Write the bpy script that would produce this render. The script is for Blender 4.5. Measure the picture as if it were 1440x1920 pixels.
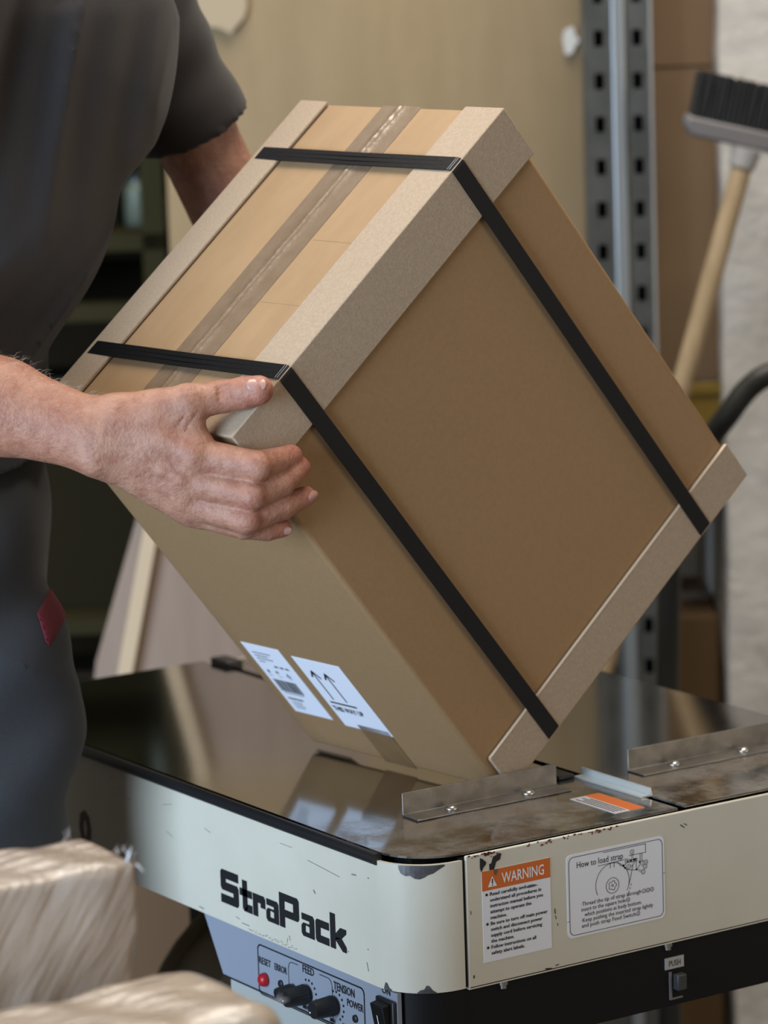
import bpy, bmesh, math, random
import numpy as np
from mathutils import Vector, Matrix

for o_ in list(bpy.data.objects): bpy.data.objects.remove(o_, do_unlink=True)
SC = bpy.context.scene
COL = SC.collection
random.seed(4); rng = np.random.default_rng(4)

# ------------------------------------------------------------------ camera
cam_d = bpy.data.cameras.new('camera'); cam = bpy.data.objects.new('camera', cam_d); COL.objects.link(cam)
CAM = Vector((-1.5455, -2.3596, 1.5434))
c_r = Vector((0.8349, -0.5495, -0.0325)); c_d = Vector((-0.1188, -0.1223, -0.9853)); c_f = Vector((0.5374, 0.8265, -0.1674))
cam.matrix_world = Matrix(((c_r.x, -c_d.x, -c_f.x, CAM.x), (c_r.y, -c_d.y, -c_f.y, CAM.y), (c_r.z, -c_d.z, -c_f.z, CAM.z), (0, 0, 0, 1)))
cam_d.sensor_fit = 'VERTICAL'; cam_d.sensor_height = 36; cam_d.lens = 6656 * 36 / 1920
cam_d.dof.use_dof = True; cam_d.dof.focus_distance = 2.98; cam_d.dof.aperture_fstop = 5.6
cam_d.clip_start = 0.05
SC.camera = cam

# ------------------------------------------------------------------ light
W_ = bpy.data.worlds.new('workshop_air'); SC.world = W_; W_.use_nodes = True
W_.node_tree.nodes['Background'].inputs[0].default_value = (1.0, 0.94, 0.86, 1)
W_.node_tree.nodes['Background'].inputs[1].default_value = 0.22
def area(name, loc, tgt, sx, sy, watts, col):
    l = bpy.data.lights.new(name, 'AREA'); l.shape = 'RECTANGLE'; l.size = sx; l.size_y = sy; l.energy = watts; l.color = col
    ob = bpy.data.objects.new(name, l); COL.objects.link(ob); ob.location = loc
    ob.rotation_euler = (Vector(tgt) - Vector(loc)).to_track_quat('-Z', 'Y').to_euler(); return ob
area('window_daylight', (-3.6, -0.95, 1.35), (0.0, 0.2, 0.8), 2.4, 2.0, 240, (0.59, 0.775, 1.02))
area('ceiling_lamp_light', (0.35, 0.5, 3.3), (0.25, 0.35, 0.8), 1.6, 1.6, 78, (1.0, 0.91, 0.80))
area('warm_fill_light', (2.2, -3.6, 2.2), (0.3, 0.3, 0.9), 2.2, 2.0, 32, (1.0, 0.82, 0.62))  # added warm fill from the front right, no gate stands there
SC.view_settings.view_transform = 'Standard'; SC.view_settings.look = 'None'
SC.view_settings.gamma = 1; SC.view_settings.use_curve_mapping = False; SC.view_settings.exposure = 0.0

# ------------------------------------------------------------------ materials
MATS = {}
def mat(name, col, rough=0.6, metal=0.0, col2=None, nscale=40, nstretch=(1, 1, 1), lo=0.35, hi=0.65, detail=4, bump=0.0, bscale=200, bstretch=(1, 1, 1),
        coat=0, sss=0, spec=None, rough2=None, sheen=0, attr=None, bdist=0.002):
    if name in MATS: return MATS[name]
    m = bpy.data.materials.new(name); m.use_nodes = True; nt = m.node_tree; b = nt.nodes['Principled BSDF']
    b.inputs['Base Color'].default_value = (*col, 1); b.inputs['Roughness'].default_value = rough; b.inputs['Metallic'].default_value = metal
    if coat: b.inputs['Coat Weight'].default_value = coat; b.inputs['Coat Roughness'].default_value = 0.15
    if spec is not None: b.inputs['Specular IOR Level'].default_value = spec
    if sheen: b.inputs['Sheen Weight'].default_value = sheen; b.inputs['Sheen Roughness'].default_value = 0.5
    if sss:
        b.inputs['Subsurface Weight'].default_value = sss; b.inputs['Subsurface Radius'].default_value = (1, .35, .2); b.inputs['Subsurface Scale'].default_value = 0.004
    tc = nt.nodes.new('ShaderNodeTexCoord')
    def noise(scale, stretch, det=4, rg=0.6):
        mp = nt.nodes.new('ShaderNodeMapping'); mp.inputs['Scale'].default_value = stretch; nt.links.new(tc.outputs['Object'], mp.inputs[0])
        n = nt.nodes.new('ShaderNodeTexNoise'); n.inputs['Scale'].default_value = scale; n.inputs['Detail'].default_value = det; n.inputs['Roughness'].default_value = rg
        nt.links.new(mp.outputs[0], n.inputs['Vector']); return n
    csock = None
    if col2 is not None:
        n = noise(nscale, nstretch, detail); mr = nt.nodes.new('ShaderNodeMapRange'); mr.inputs[1].default_value = lo; mr.inputs[2].default_value = hi
        nt.links.new(n.outputs['Fac'], mr.inputs[0])
        mx = nt.nodes.new('ShaderNodeMix'); mx.data_type = 'RGBA'; mx.inputs[6].default_value = (*col, 1); mx.inputs[7].default_value = (*col2, 1)
        nt.links.new(mr.outputs[0], mx.inputs[0]); csock = mx.outputs[2]
        if rough2 is not None:
            rr = nt.nodes.new('ShaderNodeMapRange'); rr.inputs[3].default_value = rough; rr.inputs[4].default_value = rough2
            nt.links.new(mr.outputs[0], rr.inputs[0]); nt.links.new(rr.outputs[0], b.inputs['Roughness'])
    if attr:
        at = nt.nodes.new('ShaderNodeAttribute'); at.attribute_name = attr
        mu = nt.nodes.new('ShaderNodeMix'); mu.data_type = 'RGBA'; mu.blend_type = 'MULTIPLY'; mu.inputs[0].default_value = 1
        if csock: nt.links.new(csock, mu.inputs[6])
        else: mu.inputs[6].default_value = (*col, 1)
        nt.links.new(at.outputs['Color'], mu.inputs[7]); csock = mu.outputs[2]
    if csock: nt.links.new(csock, b.inputs['Base Color'])
    if bump:
        n = noise(bscale, bstretch, 5); bp = nt.nodes.new('ShaderNodeBump'); bp.inputs['Strength'].default_value = bump; bp.inputs['Distance'].default_value = bdist
        nt.links.new(n.outputs['Fac'], bp.inputs['Height']); nt.links.new(bp.outputs[0], b.inputs['Normal'])
    MATS[name] = m; return m

M_KRAFT = mat('kraft_board', (.31, .184, .082), .75, col2=(.285, .165, .072), nscale=260, lo=.3, hi=.7, bump=.12, bscale=900)
M_FLAP = mat('kraft_flap', (.36, .225, .112), .72, col2=(.325, .20, .097), nscale=14, nstretch=(1, 3, 1), bump=.1, bscale=700)
M_PROT = mat('greyboard', (.42, .315, .215), .8, col2=(.34, .25, .165), nscale=420, lo=.3, hi=.7, bump=.25, bscale=600)
M_TAPE = mat('packing_tape', (.26, .18, .115), .25, col2=(.23, .155, .095), nscale=60, bump=.35, bscale=260, coat=.8)
M_STRAP = mat('black_strap', (.004, .004, .005), .5, spec=.3, bump=.15, bscale=300, bstretch=(1, 1, 8))
M_WHITELINE = mat('stress_line', (.45, .45, .45), .5)
M_PAPER = mat('label_paper', (.80, .80, .82), .55)
M_INK = mat('black_ink', (.012, .012, .014), .5)
M_GREYINK = mat('grey_ink', (.10, .10, .11), .5)
M_CREAM = mat('cream_paint', (.66, .615, .50), .33, col2=(.62, .575, .46), nscale=8, bump=.05, bscale=500)
M_PANEL = mat('panel_blue', (.27, .295, .345), .45)
M_BLACK = mat('black_paint', (.006, .006, .006), .5, spec=.25, bump=.05, bscale=500)
M_RUBBER = mat('black_rubber', (.012, .012, .013), .42)
M_STEEL = mat('stainless', (.40, .385, .36), .10, 1.0, col2=(.36, .34, .31), nscale=6, nstretch=(1, 1, 1), bump=.015, bscale=60)
def dusty(m):
    nt = m.node_tree; b = nt.nodes['Principled BSDF']; tc = nt.nodes.new('ShaderNodeTexCoord'); sx = nt.nodes.new('ShaderNodeSeparateXYZ'); nt.links.new(tc.outputs['Object'], sx.inputs[0])
    mr = nt.nodes.new('ShaderNodeMapRange'); mr.inputs[1].default_value = .175; mr.inputs[2].default_value = .10; mr.inputs[3].default_value = 0; mr.inputs[4].default_value = .85; nt.links.new(sx.outputs[1], mr.inputs[0])
    n = nt.nodes.new('ShaderNodeTexNoise'); n.inputs['Scale'].default_value = 26; n.inputs['Detail'].default_value = 8; n.inputs['Roughness'].default_value = .7; nt.links.new(tc.outputs['Object'], n.inputs['Vector'])
    m2 = nt.nodes.new('ShaderNodeMapRange'); m2.inputs[1].default_value = .42; m2.inputs[2].default_value = .64; nt.links.new(n.outputs['Fac'], m2.inputs[0])
    mu = nt.nodes.new('ShaderNodeMath'); mu.operation = 'MULTIPLY'; nt.links.new(mr.outputs[0], mu.inputs[0]); nt.links.new(m2.outputs[0], mu.inputs[1])
    d = nt.nodes.new('ShaderNodeBsdfDiffuse'); d.inputs[0].default_value = (.20, .18, .155, 1); mx = nt.nodes.new('ShaderNodeMixShader'); out = nt.nodes['Material Output']
    nt.links.new(mu.outputs[0], mx.inputs[0]); nt.links.new(b.outputs[0], mx.inputs[1]); nt.links.new(d.outputs[0], mx.inputs[2]); nt.links.new(mx.outputs[0], out.inputs[0])
dusty(M_STEEL)
M_BRKT = mat('bracket_steel', (.30, .28, .255), .38, .85, col2=(.20, .185, .165), nscale=40, bump=.04, bscale=300)
M_BOLT = mat('zinc_bolt', (.62, .61, .58), .25, 1.0)
M_BARE = mat('bare_metal', (.20, .20, .205), .38, .7, col2=(.11, .11, .11), nscale=90)
M_ALU = mat('pale_channel', (.72, .76, .74), .28, .6)
M_ORANGE = mat('orange_print', (.62, .14, .02), .5)
M_WHITE = mat('white_print', (.8, .8, .8), .5)
M_RED = mat('red_button', (.42, .012, .018), .3)
M_RUST = mat('rust', (.20, .05, .025), .8)
M_SKIN = mat('skin', (.42, .215, .138), .5, col2=(.30, .117, .072), nscale=75, lo=.40, hi=.74, bump=.8, bscale=210, sss=.25, attr='tint', bdist=.002)
M_SKIN2 = mat('skin_plain', (.50, .28, .20), .5, col2=(.43, .20, .145), nscale=40, bump=.2, bscale=400, sss=.2)
M_NAIL = mat('finger_nail', (.46, .25, .20), .3)
M_HAIR = mat('body_hair', (.42, .30, .19), .5)
M_SHIRT = mat('shirt_cotton', (.025, .0215, .0205), .9, col2=(.0205, .0175, .0165), nscale=700, bump=.25, bscale=1400, sheen=.15)
M_TROUS = mat('trouser_twill', (.026, .0265, .029), .88, col2=(.021, .0215, .0235), nscale=500, bump=.3, bscale=1000, sheen=.1)
M_REDFAB = mat('red_fabric', (.11, .006, .013), .85)
M_SHOE = mat('shoe_leather', (.02, .018, .016), .5)

# ------------------------------------------------------------------ mesh helpers
def link(ob, parent=None, label=None, cat=None, group=None, kind=None):
    COL.objects.link(ob)
    if parent is not None: ob.parent = parent
    if label: ob['label'] = label
    if cat: ob['category'] = cat
    if group: ob['group'] = group
    if kind: ob['kind'] = kind
    return ob
def root(name, loc, label, cat, rotz=0.0, mtx=None, group=None):
    e = bpy.data.objects.new(name, None); e.empty_display_size = .05
    if mtx is not None: e.matrix_world = mtx
    else: e.location = loc; e.rotation_euler = (0, 0, rotz)
    return link(e, None, label, cat, group)
class MB:
    def __init__(s): s.v = []; s.f = []
    def add(s, v, f):
        n = len(s.v); s.v += [tuple(p) for p in v]; s.f += [tuple(i + n for i in q) for q in f]; return s
    def box(s, x0, x1, y0, y1, z0, z1):
        v = [(x, y, z) for x in (x0, x1) for y in (y0, y1) for z in (z0, z1)]
        return s.add(v, [(0, 1, 3, 2), (4, 6, 7, 5), (0, 4, 5, 1), (2, 3, 7, 6), (0, 2, 6, 4), (1, 5, 7, 3)])
    def prism(s, poly, O, X, Y, t):      # 2D outline -> slab of thickness t along X x Y
        O, X, Y = Vector(O), Vector(X), Vector(Y); N = X.cross(Y).normalized() * t; n = len(poly)
        v = [O + X * a + Y * b for a, b in poly] + [O + X * a + Y * b + N for a, b in poly]
        return s.add(v, [tuple(range(n - 1, -1, -1)), tuple(range(n, 2 * n))] + [(i, (i + 1) % n, n + (i + 1) % n, n + i) for i in range(n)])
    def tube(s, path, r, n=12, cap=True, sx=1.0):
        path = [Vector(p) for p in path]; rs = r if isinstance(r, (list, tuple)) else [r] * len(path); k = len(path); v = []; up = None
        for i, p in enumerate(path):
            t = (path[min(i + 1, k - 1)] - path[max(i - 1, 0)]).normalized()
            if up is None: up = Vector((0, 0, 1)) if abs(t.z) < .9 else Vector((1, 0, 0))
            a = t.cross(up).normalized(); b = a.cross(t).normalized(); up = b
            v += [p + (a * math.cos(2 * math.pi * j / n) * sx + b * math.sin(2 * math.pi * j / n)) * rs[i] for j in range(n)]
        f = [(i * n + j, i * n + (j + 1) % n, (i + 1) * n + (j + 1) % n, (i + 1) * n + j) for i in range(k - 1) for j in range(n)]
        if cap: f += [tuple(range(n - 1, -1, -1)), tuple(range((k - 1) * n, k * n))]
        return s.add(v, f)
    def lathe(s, O, axis, prof, n=24):   # prof: (distance along axis, radius)
        axis = Vector(axis).normalized(); O = Vector(O)
        a = axis.cross(Vector((0, 0, 1)) if abs(axis.z) < .9 else Vector((1, 0, 0))).normalized(); b = axis.cross(a); v = []
        for h, r in prof: v += [O + axis * h + (a * math.cos(2 * math.pi * j / n) + b * math.sin(2 * math.pi * j / n)) * r for j in range(n)]
        k = len(prof)
        f = [(i * n + j, i * n + (j + 1) % n, (i + 1) * n + (j + 1) % n, (i + 1) * n + j) for i in range(k - 1) for j in range(n)]
        return s.add(v, f + [tuple(range(n - 1, -1, -1)), tuple(range((k - 1) * n, k * n))])
    def stroke(s, pts, w, O, X, Y, close=False):   # flat printed line on the plane O,X,Y
        O, X, Y = Vector(O), Vector(X), Vector(Y); n = len(pts)
        for i in range(n if close else n - 1):
            a = Vector(pts[i]); b = Vector(pts[(i + 1) % n]); d = (b - a)
            if d.length < 1e-9: continue
            d.normalize(); q = Vector((-d.y, d.x)) * w / 2; e = d * w * .35
            c = [a - e + q, a - e - q, b + e - q, b + e + q]
            s.add([O + X * p.x + Y * p.y for p in c], [(0, 1, 2, 3)])
        return s
    def poly(s, pts, O, X, Y):
        O, X, Y = Vector(O), Vector(X), Vector(Y)
        return s.add([O + X * a + Y * b for a, b in pts], [tuple(range(len(pts)))])
    def text(s, txt, O, X, Y, size, width=None, align='L', bold=0.0, space=1.0):
        cu = bpy.data.curves.new('t', 'FONT'); cu.body = txt; cu.size = 1; cu.offset = bold; cu.resolution_u = 2; cu.fill_mode = 'FRONT'; cu.space_character = space
        ob = bpy.data.objects.new('t', cu); me = bpy.data.meshes.new_from_object(ob)
        co = [v.co.copy() for v in me.vertices]; fs = [tuple(p.vertices) for p in me.polygons]
        bpy.data.objects.remove(ob); bpy.data.curves.remove(cu); bpy.data.meshes.remove(me)
        if not co: return s
        x0 = min(c.x for c in co); x1 = max(c.x for c in co); k = (width / (x1 - x0)) if width else size
        off = {'L': 0, 'C': -(x1 - x0) * k / 2, 'R': -(x1 - x0) * k}[align]
        O, X, Y = Vector(O), Vector(X), Vector(Y)
        return s.add([O + X * ((c.x - x0) * k + off) + Y * (c.y * size) for c in co], fs)
    def build(s, name, m, parent=None, smooth=False, bevel=0, seg=2, **kw):
        me = bpy.data.meshes.new(name); me.from_pydata(s.v, [], s.f); me.update()
        bm = bmesh.new(); bm.from_mesh(me); bmesh.ops.recalc_face_normals(bm, faces=bm.faces) if not kw.pop('flat', False) else None; bm.to_mesh(me); bm.free()
        me.materials.append(m); ob = bpy.data.objects.new(name, me)
        if smooth:
            for p in me.polygons: p.use_smooth = True
            if smooth != 'all': me.set_sharp_from_angle(angle=math.radians(40))
        if bevel:
            b = ob.modifiers.new('bevel', 'BEVEL'); b.width = bevel; b.segments = seg; b.limit_method = 'ANGLE'; b.angle_limit = math.radians(40)
            for p in me.polygons: p.use_smooth = True
            me.set_sharp_from_angle(angle=math.radians(40)); b.harden_normals = False
        return link(ob, parent, **kw)
def circle(cx, cy, r, a0=0, a1=360, n=32):
    return [(cx + r * math.cos(math.radians(a0 + (a1 - a0) * i / n)), cy + r * math.sin(math.radians(a0 + (a1 - a0) * i / n))) for i in range(n + (0 if a1 - a0 == 360 else 1))]
def rrect(x0, y0, x1, y1, r, n=6):
    p = []
    for cx, cy, a in ((x1 - r, y1 - r, 0), (x0 + r, y1 - r, 90), (x0 + r, y0 + r, 180), (x1 - r, y0 + r, 270)):
        p += [(cx + r * math.cos(math.radians(a + 90 * i / n)), cy + r * math.sin(math.radians(a + 90 * i / n))) for i in range(n + 1)]
    return p

# ================================================================== SETTING
TH = math.atan2(-0.5451, 0.8384)        # the back of the workshop stands square to the aisle, turned against the machine
RH = Vector((0.8384, -0.5451, 0)); FH = Vector((0.5451, 0.8384, 0)); G0 = Vector((CAM.x, CAM.y, 0))
def bg(u, v, z=0): return G0 + RH * u + FH * v + Vector((0, 0, z))
M_FLOOR = mat('concrete_floor', (.10, .092, .08), .8, col2=(.07, .063, .055), nscale=6, bump=.2, bscale=80)
M_WALL = mat('back_wall_render', (.14, .125, .10), .9, col2=(.09, .08, .065), nscale=3, bump=.1, bscale=60)
M_CONC = mat('rough_concrete', (.60, .56, .50), .9, col2=(.46, .42, .355), nscale=9, lo=.4, hi=.75, bump=.7, bscale=45, bdist=.006)
fl = MB().box(-3.0, 3.5, -1.2, 7, -.1, 0).build('floor', M_FLOOR, kind='structure'); fl.location = G0; fl.rotation_euler.z = TH
wb = MB().box(-3.0, 3.5, 5.75, 5.9, 0, 3.2).build('wall_back', M_WALL, kind='structure'); wb.location = G0; wb.rotation_euler.z = TH
# rough concrete pier: vertices pushed in and out a little
def rough_box(x0, x1, y0, y1, z0, z1, nx, ny, nz, amp):
    bm = bmesh.new(); bmesh.ops.create_cube(bm, size=1)
    for v in bm.verts: v.co = Vector((x0 + (v.co.x + .5) * (x1 - x0), y0 + (v.co.y + .5) * (y1 - y0), z0 + (v.co.z + .5) * (z1 - z0)))
    for ax, n in ((0, nx), (1, ny), (2, nz)):
        lo = (x0, y0, z0)[ax]; hi = (x1, y1, z1)[ax]
        for i in range(1, n):
            no = [0, 0, 0]; no[ax] = 1; co = [0, 0, 0]; co[ax] = lo + (hi - lo) * i / n
            bmesh.ops.bisect_plane(bm, geom=bm.verts[:] + bm.edges[:] + bm.faces[:], plane_co=co, plane_no=no)
    for v in bm.verts:
        s = v.co; a = amp * (math.sin(s.x * 31 + s.z * 17) + math.sin(s.z * 43 + s.y * 23) + random.uniform(-1, 1)) / 2.2
        v.co += Vector((a, random.uniform(-1, 1) * amp, 0))
    return bm
bm = rough_box(.437, 1.5, 4.45, 4.95, 0, 3.0, 10, 5, 60, .0025)
me = bpy.data.meshes.new('wall_right'); bm.to_mesh(me); bm.free(); me.materials.append(M_CONC)
wr = link(bpy.data.objects.new('wall_right', me), kind='structure'); wr.location = G0; wr.rotation_euler.z = TH

def bgroot(name, u, v, label, cat, z=0, group=None): return root(name, bg(u, v, z), label, cat, TH, group=group)
M_SHEET = mat('old_cardboard', (.315, .228, .122), .85, col2=(.262, .185, .095), nscale=4, nstretch=(4, 1, .7), lo=.3, hi=.7, bump=.2, bscale=30, bdist=.004)
M_SHEET2 = mat('brown_cardboard', (.29, .195, .115), .85, col2=(.25, .165, .095), nscale=5, bump=.1, bscale=40)
M_GALV = mat('galvanised_steel', (.17, .175, .165), .42, .75, col2=(.12, .125, .115), nscale=20)
M_WOOD = mat('pale_wood', (.40, .30, .175), .6, col2=(.33, .235, .13), nscale=14, nstretch=(6, 6, .6))
M_PLY = mat('plywood_face', (.27, .195, .145), .6, col2=(.235, .17, .125), nscale=10, nstretch=(4, 1, .5))
M_PLYE = mat('plywood_edge', (.50, .385, .25), .7)
M_TAPEW = mat('pale_tape', (.70, .68, .62), .4)
M_YEL = mat('yellow_plastic', (.30, .19, .025), .5)
M_BRIS = mat('black_bristle', (.012, .013, .014), .7)
M_BHEAD = mat('grey_plastic', (.17, .16, .16), .5)
M_HOSE = mat('black_hose', (.014, .015, .013), .5)
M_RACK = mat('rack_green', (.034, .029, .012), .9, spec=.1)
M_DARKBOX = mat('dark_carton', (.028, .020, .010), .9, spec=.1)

# big standing cardboard sheet, slightly bowed
r = bgroot('cardboard_sheet', 0.0, 4.52, 'large tan cardboard sheet standing upright behind the strapped carton', 'cardboard')
m = MB(); NX, NZ = 24, 24
for k, off in ((0, 0.0), (1, .007)):
    for i in range(NX + 1):
        for j in range(NZ + 1):
            u = -.262 + .532 * i / NX; z = .02 + 1.75 * j / NZ
            m.v.append((u, off + .012 * math.sin(3 * u + 1.3 * z) + .004 * math.sin(17 * u) * math.sin(5 * z), z))
n = NZ + 1
for k in (0, 1):
    b0 = k * (NX + 1) * n
    m.f += [(b0 + i * n + j, b0 + (i + 1) * n + j, b0 + (i + 1) * n + j + 1, b0 + i * n + j + 1) for i in range(NX) for j in range(NZ)]
b1 = (NX + 1) * n
m.f += [(j, j + 1, b1 + j + 1, b1 + j) for j in range(NZ)] + [(NX * n + j, NX * n + j + 1, b1 + NX * n + j + 1, b1 + NX * n + j) for j in range(NZ)]
m.f += [(i * n, (i + 1) * n, b1 + (i + 1) * n, b1 + i * n) for i in range(NX)] + [(i * n + NZ, (i + 1) * n + NZ, b1 + (i + 1) * n + NZ, b1 + i * n + NZ) for i in range(NX)]
m.build('sheet', M_SHEET, r, smooth=True)
def scrap(cx, cz, w, h, y=-.003, sd=0):
    rr = random.Random(sd); return [(cx + w * math.cos(a) * rr.uniform(.6, 1), cz + h * math.sin(a) * rr.uniform(.6, 1)) for a in [2 * math.pi * i / 11 for i in range(11)]]
MB().prism(scrap(.255, 1.372, .012, .022, sd=2), (0, .001, 0), (1, 0, 0), (0, 0, 1), .004).build('tape_scrap', M_TAPEW, r, label='torn whitish tape scrap')
MB().prism(scrap(-.185, 1.43, .04, .04, sd=5), (0, .0015, 0), (1, 0, 0), (0, 0, 1), .003).build('tape_scrap', M_SHEET if 0 else mat('dull_tape', (.37, .285, .17), .5), r)
# slotted rack upright: back flange with punched slots, folded centre rib
r = bgroot('rack_upright', .308, 4.4, 'galvanised slotted rack upright between tan and brown cardboard', 'rack post')
m = MB()
def slotted(m, x0, x1, y, zs, sw, sh, z0, z1, t=.003):
    cx = (x0 + x1) / 2; zz = z0
    m.box(x0, cx - sw / 2, y, y + t, z0, z1); m.box(cx + sw / 2, x1, y, y + t, z0, z1)
    for z in zs: m.box(cx - sw / 2, cx + sw / 2, y, y + t, zz, z - sh / 2); zz = z + sh / 2
    m.box(cx - sw / 2, cx + sw / 2, y, y + t, zz, z1)
zs = [1.325 + .0527 * k for k in range(-22, 10)]
slotted(m, -.041, -.009, 0, zs, .012, .020, .0, 1.95); slotted(m, .006, .038, 0, zs, .012, .020, 0, 1.95)
m.build('web_plate', M_GALV, r)
MB().box(-.010, .007, -.006, .0, 0, 1.95).build('centre_rib', mat('galv_rib', (.42, .46, .48), .35, .7), r, bevel=.0025)
MB().box(.037, .0405, -.002, .055, 0, 1.95).build('side_flange', mat('galv_bright', (.38, .38, .36), .5, .5), r)
MB().box(-.0435, -.041, 0, .055, 0, 1.95).build('side_flange', M_GALV, r)
MB().box(-.041, .037, .05, .053, 0, 1.95).build('back_plate', M_BLACK, r)
MB().box(-.06, .06, -.03, .07, 0, .006).build('foot_plate', M_GALV, r)

# brown cardboard between upright and pier, with the yellow crate under it
r = bgroot('shelf_crate', .392, 4.66, 'yellow plastic crate under the brown cardboard, behind the broom', 'crate')
m = MB().box(-.05, .05, -.16, .16, .80, .806)
for x in (-.05, .046): m.box(x, x + .004, -.16, .16, .80, .925)
for y in (-.16, .156): m.box(-.05, .05, y, y + .004, .80, .925)
m.build('tub', M_YEL, r); MB().box(-.054, .054, -.165, -.16, .918, .934).build('rim', M_YEL, r, bevel=.003)
r2 = bgroot('stand_shelf', .392, 4.66, 'dark steel stand carrying the yellow crate', 'shelf')
MB().box(-.06, .054, -.17, .17, .785, .80).build('shelf_board', M_DARKBOX, r2)
for x in (-.055, .045):
    for y in (-.165, .155): MB().box(x, x + .01, y, y + .01, 0, .785).build('leg', M_BLACK, r2)
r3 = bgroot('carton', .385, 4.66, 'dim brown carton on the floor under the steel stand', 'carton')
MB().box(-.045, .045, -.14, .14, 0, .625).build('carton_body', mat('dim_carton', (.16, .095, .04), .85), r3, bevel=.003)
MB().box(-.044, .044, -.02, .02, .625, .6262).build('tape', M_TAPE, r3)
r = bgroot('brown_cardboard_sheet', .40, 4.52, 'brown cardboard panel standing between rack upright and concrete pier', 'cardboard', z=.934)
MB().box(-.052, .037, 0, .006, 0, .85).build('panel', M_SHEET2, r)
MB().box(-.052, .037, -.0008, .0, .40, .402).build('crease', M_DARKBOX, r)

# broom leaning head-up against the pier
r = bgroot('broom', .35, 4.24, 'push broom with black bristles up and wooden handle, leaning on the concrete', 'broom')
hd0 = Vector((.447 - .35, .03, 1.236)); ft = Vector((.065 - .35, -.14, .012)); 
MB().tube([ft, ft.lerp(hd0, .5), hd0], [.0125, .0125, .0125], 14).build('handle', M_WOOD, r, smooth=True)
ax = Vector((1, .0, -.25)).normalized(); upv = Vector((.25, 0, 1)).normalized(); dpt = Vector((0, 1, 0)); c0 = Vector((.517 - .35, .05, 1.238))
m = MB()
prof = [(-.145, 0, .0), (-.14, -.0, .022), (.14, 0, .022), (.145, 0, 0)]
m.prism([(-.146, .004), (-.138, -.008), (.138, -.008), (.146, .004), (.146, .016), (-.146, .016)], c0 - dpt * .028, ax, upv, -.056)
m.build('head_block', M_BHEAD, r, bevel=.004)
m = MB()
for i in range(46):
    for j in range(9):
        p = c0 + ax * (-.138 + .276 * i / 45) + dpt * (-.024 + .048 * j / 8) + upv * .015
        q = p + upv * (.053 + random.uniform(-.003, .003)) + ax * random.uniform(-.003, .003) + dpt * random.uniform(-.003, .003)
        m.tube([p, q], [.0034, .0028], 5)
m.build('bristles', M_BRIS, r, kind='stuff')
MB().tube([hd0 - (hd0 - ft).normalized() * .014, hd0 + (hd0 - ft).normalized() * .008], [.0155, .018], 14).build('socket', mat('pale_socket', (.34, .33, .32), .5), r, smooth=True)

# black hose bulging out beside the pier
m = MB(); pts = [(.33, 4.06, .79), (.352, 4.04, .87), (.375, 4.02, .93), (.395, 4.0, .963), (.418, 4.0, .992), (.445, 4.0, 1.009), (.50, 4.02, 1.02), (.58, 4.06, 1.0), (.66, 4.1, .9), (.70, 4.13, .6), (.71, 4.15, .2), (.71, 4.15, .014)]
o_ = bg(.71, 4.15); P = [bg(*p) - o_ for p in pts]
P2 = []
for i in range(len(P) - 1):
    for t in (0, .25, .5, .75): 
        p0, p1, p2, p3 = P[max(i - 1, 0)], P[i], P[i + 1], P[min(i + 2, len(P) - 1)]
        P2.append(.5 * ((2 * p1) + (p2 - p0) * t + (2 * p0 - 5 * p1 + 4 * p2 - p3) * t * t + (3 * p1 - p0 - 3 * p2 + p3) * t ** 3))
P2.append(P[-1])
# the other end drops to the floor behind the machine
tail = [bg(.325, 4.07, .6) - o_, bg(.322, 4.08, .3) - o_, bg(.32, 4.08, .014) - o_]
hs = MB().tube(list(reversed(tail)) + P2, .0135, 12).build('hose', M_HOSE, smooth=True, label='thick black hose bending in front of the concrete pier', cat='hose'); hs.location = o_

# plywood board leaning behind the machine
r = bgroot('plywood_board', -.23, 4.12, 'pale plywood board leaning behind the machine table', 'board')
poly = [(-.2, 0), (.16, 0), (.16, .98), (-.02, .98)]
m = MB().prism([(-.155, .45), (-.125 - .0, .655), (-.0655, .838), (.0, 1.04), (.20, 1.04), (.20, 0), (-.23, 0)], (0, .02, 0), (1, 0, 0), (0, .12, 1), -.018); m.build('board_face', M_PLY, r)
MB().prism([(-.240, 0), (-.222, 0), (.008, 1.045), (-.010, 1.045)], (0, .0, 0), (1, 0, 0), (0, .12, 1), -.036).build('edge_strip', M_PLYE, r)

# shelf rack in the dim corner behind the worker
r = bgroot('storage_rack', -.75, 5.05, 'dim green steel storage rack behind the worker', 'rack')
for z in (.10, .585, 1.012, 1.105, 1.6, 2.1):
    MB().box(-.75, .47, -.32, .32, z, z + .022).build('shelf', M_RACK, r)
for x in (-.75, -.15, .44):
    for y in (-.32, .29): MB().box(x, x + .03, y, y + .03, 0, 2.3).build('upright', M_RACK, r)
MB().box(-.75, .47, .32, .326, 0, 2.3).build('shade_back', M_DARKBOX, r)  # back added to the rack to hold its shelves in deep shade
MB().box(-.756, -.75, -.32, .326, 0, 2.3).build('shade_side', M_DARKBOX, r)  # unseen side added to close the rack off from the light
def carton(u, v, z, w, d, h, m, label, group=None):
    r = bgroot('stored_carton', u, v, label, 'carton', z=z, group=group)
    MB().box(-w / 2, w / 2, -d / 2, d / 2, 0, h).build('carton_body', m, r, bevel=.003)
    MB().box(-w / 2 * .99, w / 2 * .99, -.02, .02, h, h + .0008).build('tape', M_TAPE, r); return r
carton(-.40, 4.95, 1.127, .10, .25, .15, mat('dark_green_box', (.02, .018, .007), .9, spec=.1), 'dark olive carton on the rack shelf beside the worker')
carton(-.52, 4.95, 1.127, .11, .3, .22, M_DARKBOX, 'dark brown carton on the rack shelf behind the worker')
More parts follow.
